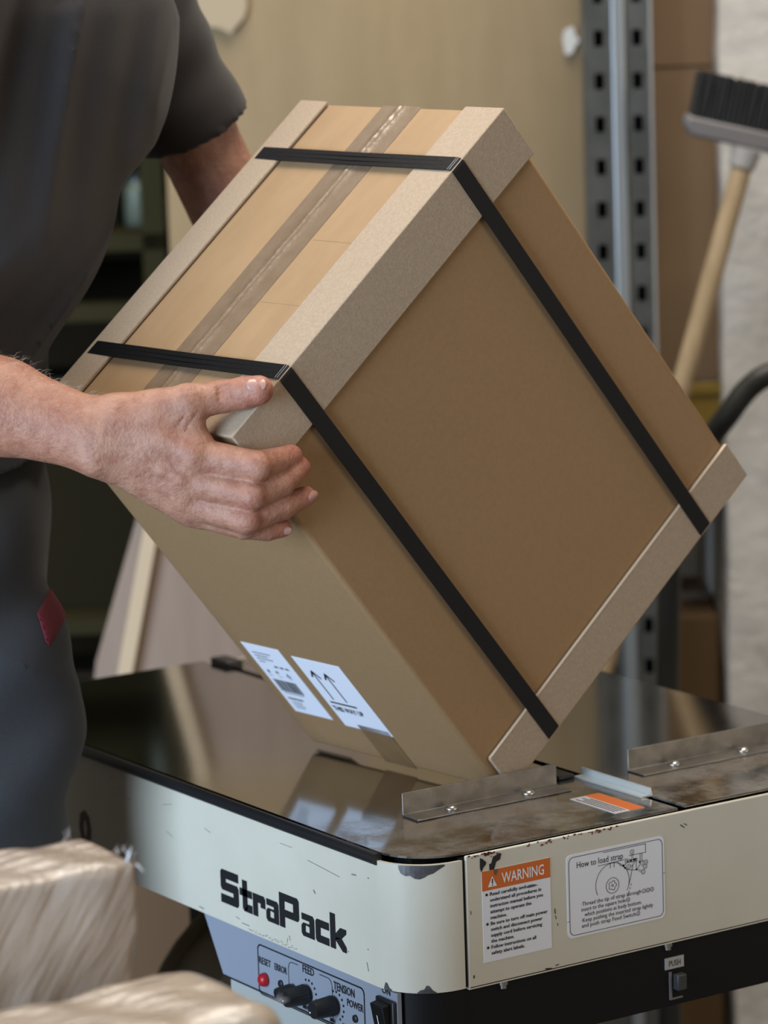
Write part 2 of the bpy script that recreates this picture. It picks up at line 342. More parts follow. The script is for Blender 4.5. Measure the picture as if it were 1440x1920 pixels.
carton(-.40, 4.95, .607, .30, .3, .30, mat('olive_box', (.018, .014, .006), .9, spec=.1), 'olive brown carton on the middle rack shelf')
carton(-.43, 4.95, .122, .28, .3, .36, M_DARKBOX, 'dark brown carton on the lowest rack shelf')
r = bgroot('jar', -.322, 4.86, 'pale green jar standing on the rack shelf by the cardboard sheet', 'jar', z=1.127)
MB().lathe((0, 0, 0), (0, 0, 1), [(0, .018), (.005, .021), (.05, .021), (.058, .014), (.064, .014)], 20).build('jar_body', mat('pale_green', (.12, .14, .10), .4), r, smooth=True)
MB().lathe((0, 0, .064), (0, 0, 1), [(0, .016), (.010, .016)], 20).build('lid', M_BLACK, r)
# carton on the floor behind the machine legs
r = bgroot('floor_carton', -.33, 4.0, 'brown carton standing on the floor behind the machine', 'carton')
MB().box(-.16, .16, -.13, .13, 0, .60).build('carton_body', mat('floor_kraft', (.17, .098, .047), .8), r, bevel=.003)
MB().box(-.159, .159, -.022, .022, .60, .6008).build('tape', M_TAPE, r)

# ================================================================== STRAPPING MACHINE
ZT = .77
mach = root('strapping_machine', (0, 0, 0), 'cream strapping machine with steel table top and blue grey control panel', 'machine')
def mp(mb, name, m, parent=None, **kw): return mb.build(name, m, mach if parent is None else parent, **kw)
# steel tops
def corner_arc(cx, cy, r, a0, a1, n=10): return [(cx + r * math.cos(math.radians(a0 + (a1 - a0) * i / n)), cy + r * math.sin(math.radians(a0 + (a1 - a0) * i / n))) for i in range(n + 1)]
plate = [(.2837, .004)] + [(.2837, .8125), (.006, .8125), (.006, .06)] + corner_arc(.056, .054, .050, 180, 270)
tl = mp(MB().prism(plate, (0, 0, ZT - .0018), (1, 0, 0), (0, 1, 0), .0018), 'table_plate', M_STEEL)
tr = mp(MB().prism([(.2925, .006), (.567, .006), (.567, .77), (.2925, .77)], (0, 0, ZT - .0015), (1, 0, 0), (0, 1, 0), .0018), 'table_plate', M_STEEL)
mp(MB().box(.2837, .2925, .02, .78, .70, .762), 'slot_bed', M_BLACK)
mp(MB().box(.285, .305, .765, .80, .752, .776), 'slot_stop', M_RUBBER, bevel=.002)
mp(MB().prism([(0, 0), (.0125, 0), (.0125, .0012), (.0105, .0080), (.0092, .0080), (.0100, .0014), (0, .0014)], (.2795, .150, ZT + .0002), (1, 0, 0), (0, 0, 1), .100), 'slot_channel', M_ALU, label='pale metal guide channel')
mp(MB().box(.262, .2795, .148, .178, ZT + .0002, ZT + .004), 'slot_clip', M_RUBBER, bevel=.001)
st = mp(MB().tube([(.0005, .046, ZT - .0045), (-.0005, .2, ZT - .0045), (-.0005, .5, ZT - .0045), (0, .81, ZT - .0045)], .0052, 10), 'edge_strip', M_RUBBER, smooth=True)
# folded sheet metal cover: long operator side, rounded corner
Z0, Z1 = .6545, .7645
R_ = .050
path = [(0, .8125), (0, .6), (0, .4), (0, .2), (0, R_)] + [(R_ - R_ * math.cos(math.radians(a)), R_ - R_ * math.sin(math.radians(a))) for a in range(9, 90, 9)] + [(R_, 0), (.0545, 0)]
def wall_strip(path, z0, z1, t=.003):
    m = MB(); n = len(path); inn = []
    for i, (x, y) in enumerate(path):
        a = Vector(path[max(i - 1, 0)]); b = Vector(path[min(i + 1, n - 1)]); d = (b - a).normalized(); inn.append((x - d.y * t, y + d.x * t))
    for z in (z0, z1):
        m.v += [(x, y, z) for x, y in path]; m.v += [(x, y, z) for x, y in inn]
    for i in range(n - 1):
        m.f += [(i, i + 1, 2 * n + i + 1, 2 * n + i), (n + i, n + i + 1, 3 * n + i + 1, 3 * n + i), (i, i + 1, n + i + 1, n + i), (2 * n + i, 2 * n + i + 1, 3 * n + i + 1, 3 * n + i)]
    m.f += [(0, n, 3 * n, 2 * n), (n - 1, 2 * n - 1, 4 * n - 1, 3 * n - 1)]
    return m
fp = mp(wall_strip(path, Z0, Z1), 'front_cover', M_CREAM, smooth=True)
sp = mp(MB().box(.0580, .567, .0, .003, .6525, .7675), 'side_cover', M_CREAM, bevel=.0012)
mp(MB().box(.0580, .567, .0, .02, .6525, .6545), 'side_cover_lip', M_CREAM)
mp(MB().box(.0535, .0590, .002, .006, .655, .766), 'cover_gap', M_BLACK)
mp(MB().box(.564, .567, .003, .77, .655, .767), 'end_cover', M_CREAM)
mp(MB().box(.003, .564, .8095, .8125, .655, .767), 'rear_cover', M_CREAM)
mp(MB().box(.020, .562, .024, .766, .700, .7665), 'inner_frame', M_BLACK)
# paint chips and scratches
def chip(cols, m, parent=fp):   # cols: (s, zlow, zhigh) along the rounded corner, s=0 at its start on the operator side
    mb = MB()
    for s, a, b in cols:
        th = s / R_; 
        if s < 0: x, y, nx, ny = 0, R_ - s, -1, 0
        elif th > math.pi / 2: x, y, nx, ny = R_ + (s - R_ * math.pi / 2), 0, 0, -1
        else: x, y = R_ - R_ * math.cos(th), R_ - R_ * math.sin(th); nx, ny = -math.cos(th), -math.sin(th)
        mb.v += [(x + nx * .0003, y + ny * .0003, a), (x + nx * .0003, y + ny * .0003, b)]
    mb.f = [(2 * i, 2 * i + 2, 2 * i + 3, 2 * i + 1) for i in range(len(cols) - 1)]
    return mb.build('paint_chip', m, parent)
chip([(.027, .7615, .764), (.029, .757, .764), (.033, .755, .764), (.037, .7555, .7642), (.041, .753, .7642), (.045, .7525, .7642), (.049, .754, .764), (.052, .756, .764), (.056, .757, .764), (.061, .760, .764), (.066, .7625, .764)], M_BARE)
chip([(.008, .6547, .6553), (.010, .6547, .661), (.012, .6547, .6605), (.014, .6547, .657), (.017, .6547, .6555)], M_BARE)
chip([(.040, .6547, .6553), (.043, .6547, .6575), (.046, .6547, .658), (.048, .6547, .6615), (.050, .6547, .661), (.053, .6547, .657), (.056, .6547, .6553)], M_BARE)
RX, RY, RO = (1, 0, 0), (0, 0, 1), (0, -.0004, 0)
mb = MB()
mb.poly([(.0722, .7635), (.0745, .7625), (.0785, .759), (.078, .757), (.0755, .755), (.0735, .751), (.072, .7545)], RO, RX, RY)
mb.build('paint_chip', M_INK, sp); mb = MB()
mb.poly([(.0815, .757), (.0835, .757), (.0855, .7625), (.0925, .7645), (.094, .7635), (.0925, .759), (.0885, .7575), (.0865, .752), (.0835, .749), (.0815, .752)], RO, RX, RY)
mb.build('paint_chip', M_INK, sp)
mb = MB()
for i in range(60):
    x = random.choice([random.uniform(.06, .22), random.uniform(.14, .21), random.uniform(.06, .09)]); z = .767 - abs(random.gauss(0, .0018)); w = random.uniform(.0005, .0022); h = random.uniform(.0003, .0012)
    mb.poly([(x - w, z), (x, z - h), (x + w, z + h * .2), (x, z + h)], RO, RX, RY)
mb.build('rust_flecks', M_RUST, sp, kind='stuff')
mb = MB()
for (x, z, dx, dz, w) in [(.283, .756, .004, -.003, .0008), (.287, .7565, .003, -.002, .0006), (.1475, .706, .0004, -.004, .0008), (.148, .700, .0006, -.003, .0006), (.150, .693, .0002, -.002, .0006), (.1365, .6555, .006, -.0008, .0012), (.147, .6565, .003, .0004, .0008), (.063, .664, 0, -.002, .0012), (.0615, .72, .0003, -.003, .0006)]:
    mb.stroke([(x, z), (x + dx, z + dz)], w, RO, RX, RY)
mb.build('scratches', M_INK, sp, kind='stuff')
# operator side frame: O on the x=0 plane, X runs to the viewer's right (falling y)
LO, LX, LY = (-.0004, 0, 0), (0, -1, 0), (0, 0, 1)
mb = MB()
for (y, z, dy, dz, w) in [(.405, .742, .018, .004, .0005), (.33, .735, .010, -.002, .0004), (.20, .748, .02, 0, .0004), (.155, .742, .05, -.004, .0005), (.28, .664, .006, -.001, .0006), (.27, .6605, .012, 0, .0008), (.345, .659, .008, -.0005, .0009), (.19, .667, .001, -.004, .0006), (.193, .664, -.001, -.004, .0005),
                          (.085, .7445, .006, .0005, .0012), (.060, .7465, .0007, 0, .0012), (.147, .717, .002, -.002, .0014), (.066, .672, .002, -.007, .0007), (.064, .684, .0007, 0, .001), (.095, .675, .0006, 0, .001), (.47, .735, .005, .001, .0006), (.5, .75, .001, 0, .0012), (.485, .742, .001, 0, .0010), (.40, .718, .012, -.003, .0004)]:
    mb.stroke([(-y, z), (-y + dy, z + dz)], w, LO, LX, LY)
mb.build('scratches', mat('faint_scratch', (.22, .22, .21), .5), fp, kind='stuff')
mb = MB(); rr = random.Random(9)
for i in range(46):
    y = .26 - i * .0018 + rr.uniform(-.001, .001); z = .6575 + rr.uniform(-.0012, .0012); mb.stroke([(-y, z), (-y + rr.uniform(.0004, .0016), z + rr.uniform(-.0008, .0008))], .0005, LO, LX, LY)
mb.build('scuff_marks', MATS['faint_scratch'], fp, kind='stuff')
# --- logo
k = .031; y0, zb = .3048, .6725
def G(x, *pts): return (x, pts)
glyphs = [
 (0.0, [[(.08, 1), (1, 1), (1, .74), (.3, .74), (.3, .64), (.08, .64 - .26 + .0), (0, .46), (0, .92)], [(.3, .64), (.92, .64), (1, .56), (1, .38), (.08, .38)], [(.7, .38), (1, .38), (1, .08), (.92, 0), (.7, .26)], [(.92, 0), (0, 0), (0, .26), (.7, .26)]]),
 (1.06, [[(.15, .92), (.42, .92), (.42, .08), (.23, 0), (.15, .08)], [(0, .66), (.68, .66), (.68, .44), (0, .44)], [(.23, 0), (.68, 0), (.68, .24), (.42, .24)]]),
 (1.78, [[(0, 0), (.27, 0), (.27, .66), (0, .66)], [(.27, .66), (.60, .66), (.68, .58), (.68, .42), (.27, .42)], [(.42, .42), (.68, .42), (.68, .30), (.42, .30)]]),
 (2.50, [[(.02, .66), (.60, .66), (.68, .58), (.68, .47), (.02, .47)], [(.42, .47), (.68, .47), (.68, 0), (.42, 0)], [(0, .08), (0, .30), (.10, .39), (.30, .39), (.22, .30), (.22, .14), (.08, 0)], [(.08, 0), (.42, 0), (.42, .14), (.22, .14)], [(.30, .39), (.42, .39), (.42, .31), (.26, .33)]]),
 (3.22, [[(0, 0), (.29, 0), (.29, 1), (0, 1)], [(.29, 1), (.97, 1), (1.05, .92), (1.05, .78), (.29, .78)], [(.74, .78), (1.05, .78), (1.05, .40), (.97, .32), (.74, .54)], [(.29, .32), (.97, .32), (.74, .54), (.29, .54)]]),
 (4.38, [[(.02, .66), (.60, .66), (.68, .58), (.68, .47), (.02, .47)], [(.42, .47), (.68, .47), (.68, 0), (.42, 0)], [(0, .08), (0, .30), (.10, .39), (.30, .39), (.22, .30), (.22, .14), (.08, 0)], [(.08, 0), (.42, 0), (.42, .14), (.22, .14)], [(.30, .39), (.42, .39), (.42, .31), (.26, .33)]]),
 (5.12, [[(.08, .66), (.70, .66), (.70, .44), (.26, .44), (0, .58)], [(0, .58), (.26, .44), (.26, .22), (0, .08)], [(0, .08), (.26, .22), (.70, .22), (.70, 0), (.08, 0)]]),
 (5.88, [[(0, 0), (.27, 0), (.27, 1), (0, 1)], [(.27, .45), (.52, .66), (.82, .66), (.82, .54), (.58, .36), (.27, .28)], [(.27, .34), (.58, .36), (.82, .16), (.82, 0), (.62, 0), (.27, .26)]]),
]
for x0, polys in glyphs:
    mb = MB()
    for pl in polys: mb.poly([(-y0 + (x0 + a) * k, zb + b * k) for a, b in pl], LO, LX, LY)
    mb.build('logo_letter', M_INK, fp)
MB().text('0', (-.0004, .5695, .674), LX, LY, .044, width=.024, bold=.05).build('printed_digit', mat('dark_red_print', (.06, .012, .014), .5), fp, label='dark red printed digit')
# --- control panel
XC = .003
cp = mp(MB().prism([(-.349, .664), (-.312, .602), (-.026, .602), (-.026, .6535), (-.056, .6535), (-.056, .664)], (XC, 0, 0), LX, LY, -.004), 'control_panel', M_PANEL, label='blue grey control panel with knobs and printed legends')
CO = (XC - .0005, 0, 0)
mb = MB(); mb.stroke(rrect(-.2495, .6005, -.077, .6455, .005), .0013, CO, LX, LY, close=True); mb.stroke([(-.312, .6022), (-.02, .6022)], .0016, CO, LX, LY)
fx0, fx1, ft_ = -.1985, -.1275, .6418
mb.stroke([(fx0 + .003, .603), (fx0, .608), (fx0, ft_ - .006), (fx0 + .002, ft_ - .0015), (fx0 + .006, ft_), (fx0 + .016, ft_)], .0006, CO, LX, LY)
mb.stroke([(fx1 - .020, ft_), (fx1 - .006, ft_), (fx1 - .002, ft_ - .0015), (fx1, ft_ - .006), (fx1, .603)], .0006, CO, LX, LY)
mb.build('printed_frame', M_INK, cp)
mb = MB()
for t, y, z, w, h in [('RESET', .238, .6285, .0195, .0088), ('ERROR', .2115, .6285, .0205, .0088), ('FEED', .1655, .6375, .0185, .0098), ('TENSION', .1085, .634, .033, .0105), ('POWER', .0955 - .004, .6245, .0255, .0092), ('ON', .0425, .6495, .0125, .0085)]:
    MB().text(t, (CO[0], y, z), LX, LY, h, width=w, align='C', bold=.012).build('legend_word', M_INK, cp)
for t, y, z, w in [('MIN', .1725, .6045, .008), ('MAX', .150, .6035, .009), ('MIN', .1285, .6035, .008), ('MAX', .1075, .6035, .010)]: MB().text(t, (CO[0], y, z), LX, LY, .0052, width=w, align='C', bold=.02).build('legend_word', M_INK, cp)
def dots(y, z):
    for a in range(-60, 121, 24): mb.poly(circle(-y + .0125 * math.cos(math.radians(a)), z + .0125 * math.sin(math.radians(a)), .0012, n=10), CO, LX, LY)
dots(.1665, .6195); dots(.1225, .6200)
mb.build('scale_dots', M_INK, cp, kind='stuff')
rb = MB().lathe((XC, .238, .6155), (-1, 0, 0), [(0, .0062), (.003, .0062), (.0055, .0052), (.007, .003), (.0074, .0005)], 20).build('reset_button', M_RED, cp, smooth='all', label='red reset button')
for y, z in ((.2118, .6178), (.0915, .6160)):
    MB().lathe((XC, y, z), (-1, 0, 0), [(0, .0036), (.0016, .0034), (.0022, .0026)], 16).build('indicator_lamp', M_RUBBER, cp, smooth=True)
def knob(y, z, r, L):
    mb = MB(); n = 40; prof = [(0, r * .80), (.001, r), (L - .002, r * .88), (L, r * .78)]
    mb.lathe((XC - .002, y, z), (-1, 0, -.02), prof, n)
    for j in range(n):                       # knurled grip
        i0 = 1 * n + j; 
        if j % 2:
            for q in (n + j, 2 * n + j):
                p = Vector(mb.v[q]); c = Vector((p.x, y, z)); mb.v[q] = tuple(c + (p - c) * .93)
    ob = mb.build('knob', M_RUBBER, cp, smooth=True)
    if r > .008: MB().lathe((XC - .002 - L, y + r * .45, z - r * .35), (-1, 0, 0), [(0, .0009), (.0004, .0007)], 10).build('pointer_dot', M_WHITE, ob)
    return ob
knob(.168, .6195, .0092, .021); knob(.124, .6200, .0092, .021); knob(.191, .6175, .0060, .016)
sw = MB().box(-.001, XC, .027, .0545, .592, .6465).build('power_switch', M_RUBBER, cp, bevel=.0015)
rk = MB().prism([(0, .594), (-.004, .6185), (-.0085, .643), (0, .6445)], (-.001, .031, 0), (1, 0, 0), (0, 0, 1), -.019).build('rocker', M_BLACK, sw, bevel=.001)
mb = MB()
XS = Vector((0, -1, 0)); YS = Vector((-.0045 / .0245, 0, 1))
mb.stroke([(0, .0055), (0, .0125)], .0012, (-.0062, .0405, .621), XS, YS); mb.stroke(circle(0, 0, .0032, n=16), .0011, (-.0055, .0405, .612), XS, YS, close=True)
mb.build('switch_marks', M_WHITE, sw)
# --- lower body
mp(MB().box(.03, .12, .06, .31, .30, .601), 'lower_body', mat('pale_body', (.40, .41, .375), .5), bevel=.004)
mp(MB().box(.008, .03, .02, .308, .585, .6015), 'panel_underside', mat('pale_body', (.40, .41, .375), .5))
leg_poly = [(.056, .004), (.056, .05), (.004, .05)] + corner_arc(.050, .050, .046, 180, 270, 8)
mp(MB().prism(leg_poly, (0, 0, .02), (1, 0, 0), (0, 1, 0), .6345), 'leg', M_BLACK, smooth=True)
for x, y in ((.51, .01), (.01, .74), (.51, .74)): mp(MB().box(x, x + .045, y, y + .045, .02, .656), 'leg', M_BLACK, bevel=.003)
for x, y in ((.03, .03), (.533, .033), (.033, .763), (.533, .763)): mp(MB().lathe((x, y, 0), (0, 0, 1), [(0, .03), (.012, .03), (.02, .012), (.024, .012)], 16), 'caster_foot', M_RUBBER, smooth=True)
mp(MB().box(.02, .55, .745, .77, .12, .15), 'base_rail', M_BLACK); mp(MB().box(.02, .55, .012, .04, .12, .15), 'base_rail', M_BLACK)
mp(MB().box(.01, .04, .03, .76, .12, .15), 'base_rail', M_BLACK); mp(MB().box(.525, .555, .03, .76, .12, .15), 'base_rail', M_BLACK)
sk = mp(MB().box(.056, .562, .005, .010, .594, .6535), 'side_skirt', M_BLACK, bevel=.001)
for x in (.2698, .095):
    mp(MB().lathe((x, .004, .6525), (0, 0, -1), [(0, .0045), (.003, .0045), (.0032, .0032), (.0065, .0032), (.0068, .0026)], 12), 'bolt', M_BOLT, smooth=True)
pt = MB().box(.267, .2873, .0040, .005, .6277, .6380).build('push_tag', mat('tag_grey', (.42, .41, .39), .5), sk)
MB().text('PUSH', (.2772, .0037, .6302), RX, RY, .0075, width=.0125, align='C').build('tag_print', M_INK, pt)
ps = MB().box(.2712, .2735, .0035, .005, .600, .625).box(.2735, .285, .0035, .005, .600, .6015).build('feed_switch_bezel', M_BHEAD, sk)
MB().box(.2745, .2845, -.004, .004, .609, .6235).build('feed_switch', mat('switch_dark', (.05, .05, .052), .4), ps, bevel=.0012)
# strap coil under the table
rl = mp(MB().lathe((.28, .575, .40), (0, 1, 0), [(0, .06), (0, .165), (.004, .165), (.004, .150), (.105, .150), (.105, .165), (.109, .165), (.109, .06)], 40), 'strap_reel', mat('reel_grey', (.36, .31, .22), .6), smooth=True)
mp(MB().tube([(.28, .55, .40), (.28, .71, .40)], .018, 14), 'reel_axle', M_BOLT, smooth=True)
mp(MB().box(.255, .285, .70, .715, .13, .42), 'reel_bracket', M_BLACK)
mp(MB().box(.235, .262, .755, .78, .13, .656), 'support_post', M_BLACK, bevel=.002)
# guide brackets on the table
def bracket(x0, x1, rv):
    m = MB(); y = .1355; t = .0015; h = .0205
    m.prism([(0, 0), (-.025, 0), (-.025, t), (-t, t), (-t, h), (0, h)], (x0, y, ZT + .0003), (0, 1, 0), (0, 0, 1), x1 - x0)
    b = mp(m, 'guide_bracket', M_BRKT, bevel=.0005)
    for x in rv: MB().lathe((x, .123, ZT + .0018), (0, 0, 1), [(0, .0060), (.0012, .0058), (.0030, .0042), (.0038, .001)], 16).build('rivet', M_BOLT, b, smooth='all')
    return b
bracket(.0850, .2495, (.1285, .2105)); bracket(.3290, .562, (.373, .453, .535))
# reflection on the steel top, built in as a coloured patch
d = MB().box(.2305, .262, .0225, .0885, ZT + .0001, ZT + .0005).build('table_reflection', mat('reflection_white', (.55, .53, .53), .4), tl)
MB().box(.247, .262, .0225, .0885, ZT + .0005, ZT + .0008).build('reflection_orange', M_ORANGE, d)
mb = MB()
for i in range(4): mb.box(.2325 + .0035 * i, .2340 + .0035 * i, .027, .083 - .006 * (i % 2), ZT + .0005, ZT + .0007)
mb.build('reflection_lines', M_GREYINK, d)
# --- warning label
wl = MB().box(.0735, .1435, -.0003, .0, .6728, .7515).build('warning_label', M_PAPER, sp, label='warning sticker with orange header')
MB().box(.0735, .1435, -.0005, -.0003, .7345, .7515).build('label_header', M_ORANGE, wl)
PO = -.0007
mb = MB(); mb.text('WARNING', (.0935, PO, .7383), RX, RY, .0128, width=.0435, bold=.012)
mb.poly([(.0792, .7372), (.0885, .7372), (.08385, .7462)], (0, PO, 0), RX, RY); mb.build('header_print', M_WHITE, wl)
mb = MB(); mb.stroke([(.08385, .7435), (.08385, .7402)], .0011, (0, PO - .0002, 0), RX, RY); mb.poly(circle(.08385, .7385, .0006, n=8), (0, PO - .0002, 0), RX, RY); mb.build('header_mark', M_INK, wl)
mb = MB()
lines = [(.0812, 'Read carefully and', .0365, 1), (.0812, 'understand all procedures in', .0525, 0), (.0812, 'instructon manual before you', .054, 0), (.0812, 'attempt to operate the', .042, 0), (.0812, 'machine.', .0165, 0),
         (.0812, 'Be sure to turn off main power', .0585, 1), (.0812, 'switch and disconnect power', .053, 0), (.0812, 'supply cord before servicing', .0525, 0), (.0812, 'the machine.', .0235, 0), (.0812, 'Follow instructions on all', .046, 1), (.0812, 'safety alert labels.', .034, 0)]
for i, (x, t, w, bl) in enumerate(lines):
    z = .7296 - .00508 * i; mb.text(t, (x, PO, z), RX, RY, .0042, width=w, bold=.02)
    if bl: mb.poly(circle(.0778, z + .0014, .00125, n=12), (0, PO, 0), RX, RY)
mb.build('label_print', M_INK, wl)
mb = MB(); mb.poly([(.117, .7303), (.121, .7318), (.126, .7316), (.130, .7303), (.1265, .7296), (.121, .7293)], (0, PO - .0003, 0), RX, RY); mb.build('paint_chip', M_GREYINK, wl); mb = MB()
mb.poly([(.0855, .7515), (.0895, .7515), (.0885, .7470), (.0868, .7462)], (0, PO - .0003, 0), RX, RY); mb.build('paint_chip', M_GREYINK, wl)
# --- loading label with its line drawing
ll = MB().prism(rrect(.1605, .6768, .2648, .7498, .005), (0, 0, 0), RX, RY, .0004).build('loading_label', M_PAPER, sp, label='white sticker with strap loading diagram')
mb = MB(); O2 = (0, -.0007, 0); wln = .00045
mb.stroke(rrect(.1628, .6792, .2625, .7474, .005), .0005, O2, RX, RY, close=True)
mb.text('How to load strap', (.1712, -.0007, .7372), RX, RY, .0078, width=.049)
cx, cy = .2085, .7175
mb.stroke(circle(cx, cy, .0178, -20, 205, 40), wln, O2, RX, RY); mb.stroke(circle(cx, cy - .002, .0068, n=28), wln, O2, RX, RY, close=True)
mb.stroke([(cx + (.0038 + .0006 * math.cos(5 * a)) * math.cos(a), cy - .002 + (.0038 + .0006 * math.cos(5 * a)) * math.sin(a)) for a in [2 * math.pi * i / 40 for i in range(40)]], wln, O2, RX, RY, close=True)
mb.stroke(circle(cx, cy - .002, .0009, n=12), wln, O2, RX, RY, close=True)
for pts in ([(.199, .7460), (.2445, .7460), (.2445, .7385), (.2265, .7385)], [(.1935, .7352), (.225, .7362)], [(.2065, .7355), (.2065, .7312)], [(.2105, .7355), (.2105, .7312)], [(.2140, .7355), (.2175, .7312), (.2235, .7312)], [(.2385, .7385), (.2385, .7345)], [(.2405, .7385), (.2405, .7305)],
            [(.2195, .7310), (.2245, .7265), (.2345, .7245), (.2385, .7290), (.2385, .7345)], [(.2310, .7310), (.2275, .7180), (.2255, .7120)], [(.2250, .7110), (.2238, .7085)], [(.2342, .7250), (.2342, .7330)], [(.2320, .7310), (.2320, .7340)]): mb.stroke(pts, wln, O2, RX, RY)
for i in range(5): mb.stroke([(.2285 - .0012 * i, .7095 - .003 * i + .004), (.2280 - .0012 * i, .7080 - .003 * i + .004)], wln, O2, RX, RY)
for x0, z0, x1, z1 in ((.2225, .7325, .2350, .7350), ): mb.stroke([(x0, z0), (x1, z0), (x1, z1), (x0, z1)], wln, O2, RX, RY, close=True)
for x, z, w, h in ((.224, .7330, .002, .0014), (.227, .7330, .0028, .0016), (.2308, .7332, .0032, .0018), (.2372, .7300, .0018, .002), (.2335, .7243, .002, .0014), (.2195, .7298, .002, .002), (.2212, .7278, .002, .0015)): mb.poly([(x, z), (x + w, z), (x + w, z + h), (x, z + h)], O2, RX, RY)
for t, x, z, tx, tz in (('5', .2300, .7412, .2302, .7362), ('1', .2262, .7288, .2300, .7292), ('4', .2445, .7298, .2412, .7312), ('3', .2436, .7262, .2398, .7285), ('2', .2415, .7218, .2365, .7240)):
    mb.stroke(circle(x, z, .0020, n=16), .0004, O2, RX, RY, close=True); mb.text(t, (x, -.0007, z - .0010), RX, RY, .0028, align='C')
    dv = Vector((tx - x, tz - z)).normalized(); p0 = Vector((x, z)) + dv * .0021; q = Vector((-dv.y, dv.x)) * .0007
    mb.stroke([tuple(p0 + q), tuple(Vector((tx, tz)) + q), tuple(Vector((tx, tz)) - q), tuple(p0 - q)], .0003, O2, RX, RY)
for i, (x, t, w) in enumerate([(.1748, '·Thread the tip of strap through', .064), (.1750, 'insert to the square hole', .047), (.1782, 'which positions at body bottom.', .061), (.1748, '·Keep pushing the inserted strap lightly', .0765), (.1750, 'and push strap Feed Switch', .0575)]):
    z = .7032 - .00475 * i; mb.text(t, (x, -.0007, z), RX, RY, .0051, width=w)
for x, z, t in ((.2418, .7046, '1'), (.2462, .7046, '2'), (.2506, .7046, '3'), (.2248, .7000, '4'), (.2352, .6858, '5')):
    mb.stroke(circle(x, z, .0018, n=16), .0004, O2, RX, RY, close=True); mb.text(t, (x, -.0007, z - .0011), RX, RY, .0030, align='C')
mb.stroke([(.1600, .6920), (.1628, .6920)], .0004, O2, RX, RY); mb.stroke([(.2625, .7165), (.2648, .7165)], .0004, O2, RX, RY)
mb.build('label_print', M_INK, ll)

# ================================================================== STRAPPED CARTON
BR = Matrix(((0.7710, -0.1151, -0.6264), (0.0874, 0.9933, -0.0750), (0.6308, 0.0031, 0.7759)))
BO = Vector((0.1959, 0.1404, 0.7705)); L, W, H = .3938, .27, .4527
q_ = BR.to_quaternion(); BMX = Matrix.Translation(BO) @ q_.to_matrix().to_4x4()
def BP(a, b, c): return BMX @ Vector((a, b, c))
bx = root('strapped_carton', None, 'kraft carton with edge protectors and two black straps, tipped on the machine table', 'carton', mtx=BMX)
body = MB().box(.0016, L - .0016, .0016, W - .0016, .003, H - .0035).build('carton_body', M_KRAFT, bx, bevel=.004, seg=3)
yc = .1345
for (b0, b1) in ((.0020, yc - .0011), (yc + .0011, W - .0020)):
    MB().box(.0014, L - .0014, b0, b1, H - .0035, H - .0004).build('top_flap', M_FLAP, bx, bevel=.0008)
MB().box(.004, L - .004, yc - .0012, yc + .0012, H - .0040, H - .0030).build('flap_gap', M_INK, bx)
# faint score lines across one flap
MB().box(.150, .1508, .046, yc - .024, H - .0004, H - .0002).build('flap_crease', mat('crease_tone', (.332, .206, .101), .7), bx)
MB().box(.226, .2266, .046, yc - .03, H - .0004, H - .0002).build('flap_crease', MATS['crease_tone'], bx)
# tape: two wings and a crinkled fold sunk in the gap
m = MB(); N = 150; tw = .0265
rr = random.Random(3)
prof0 = [-tw, -.012, -.0042, -.0020, 0, .0019, .0045, .012, tw]
wob = [0.0] * (N + 1); s_ = 0
for i in range(N + 1): s_ = s_ * .8 + rr.uniform(-.5, .5); wob[i] = s_ * .0006
for i in range(N + 1):
    a = -.0002 + (L + .0004) * i / N; gp = abs(math.sin(a * 23)) * .5 + .5
    for j, b in enumerate(prof0):
        h = .00025 + rr.uniform(0, .00010)
        if j in (3, 5): h += (.0013 + rr.uniform(-.0006, .0010)) * gp
        if j == 4: h -= .0016 + rr.uniform(-.0008, .0004)
        if j in (2, 6): h += rr.uniform(-.0001, .0004)
        m.v.append((a, yc + b + (wob[i] if 2 <= j <= 6 else 0), H - .0004 + h))
n = len(prof0); m.f = [(i * n + j, (i + 1) * n + j, (i + 1) * n + j + 1, i * n + j + 1) for i in range(N) for j in range(n - 1)]
tp = m.build('sealing_tape', M_TAPE, bx, smooth='all', label='brownish sealing tape along the top seam')
MB().box(-.0006, .0016, yc - tw, yc + tw, H - .06, H - .0002).build('tape_tail', M_TAPE, bx)
MB().box(.0010, .0016, .116, .160, .003, .055).build('tape_tail', mat('tape_low', (.225, .13, .06), .4, col2=(.2, .115, .05), nscale=50), bx)
# the worn front right edge
# edge protectors (L profiles), outside of the carton edges
def Lprof(t, w1, w2): return [(0, 0), (w1, 0), (w1, t), (t, t), (t, w2), (0, w2)]
T = .0035
def prot(name, O, X, Y, w1, w2, a0, a1):
    n = Vector(X).cross(Vector(Y)); O = Vector(O) + Vector((a0 if n.x > 0 else a1, 0, 0))
    return MB().prism(Lprof(T, w1, w2), O, X, Y, a1 - a0).build('edge_protector', M_PROT, bx, bevel=.0011, seg=2)
TT = .0032
p1 = prot('r', (0, -TT, H + TT), (0, 1, 0), (0, 0, -1), .0505, .0535, .000, L)
p2 = prot('l', (0, W + TT, H + TT + .0016), (0, -1, -.02), (0, 0, -1), .0375, .0505, -.004, L - .001)
p3 = prot('br', (0, -TT, -TT + .0), (0, 1, 0), (0, 0, 1), .050, .0415, .0085, L + .001)
p4 = prot('bl', (0, W + TT, -TT), (0, -1, 0), (0, 0, 1), .050, .050, .0085, L)
MB().box(.010, L, -TT - .0002, -TT + T - .0002, .0381, .0386).build('cut_edge', mat('pale_cut', (.50, .38, .26), .8), p3)
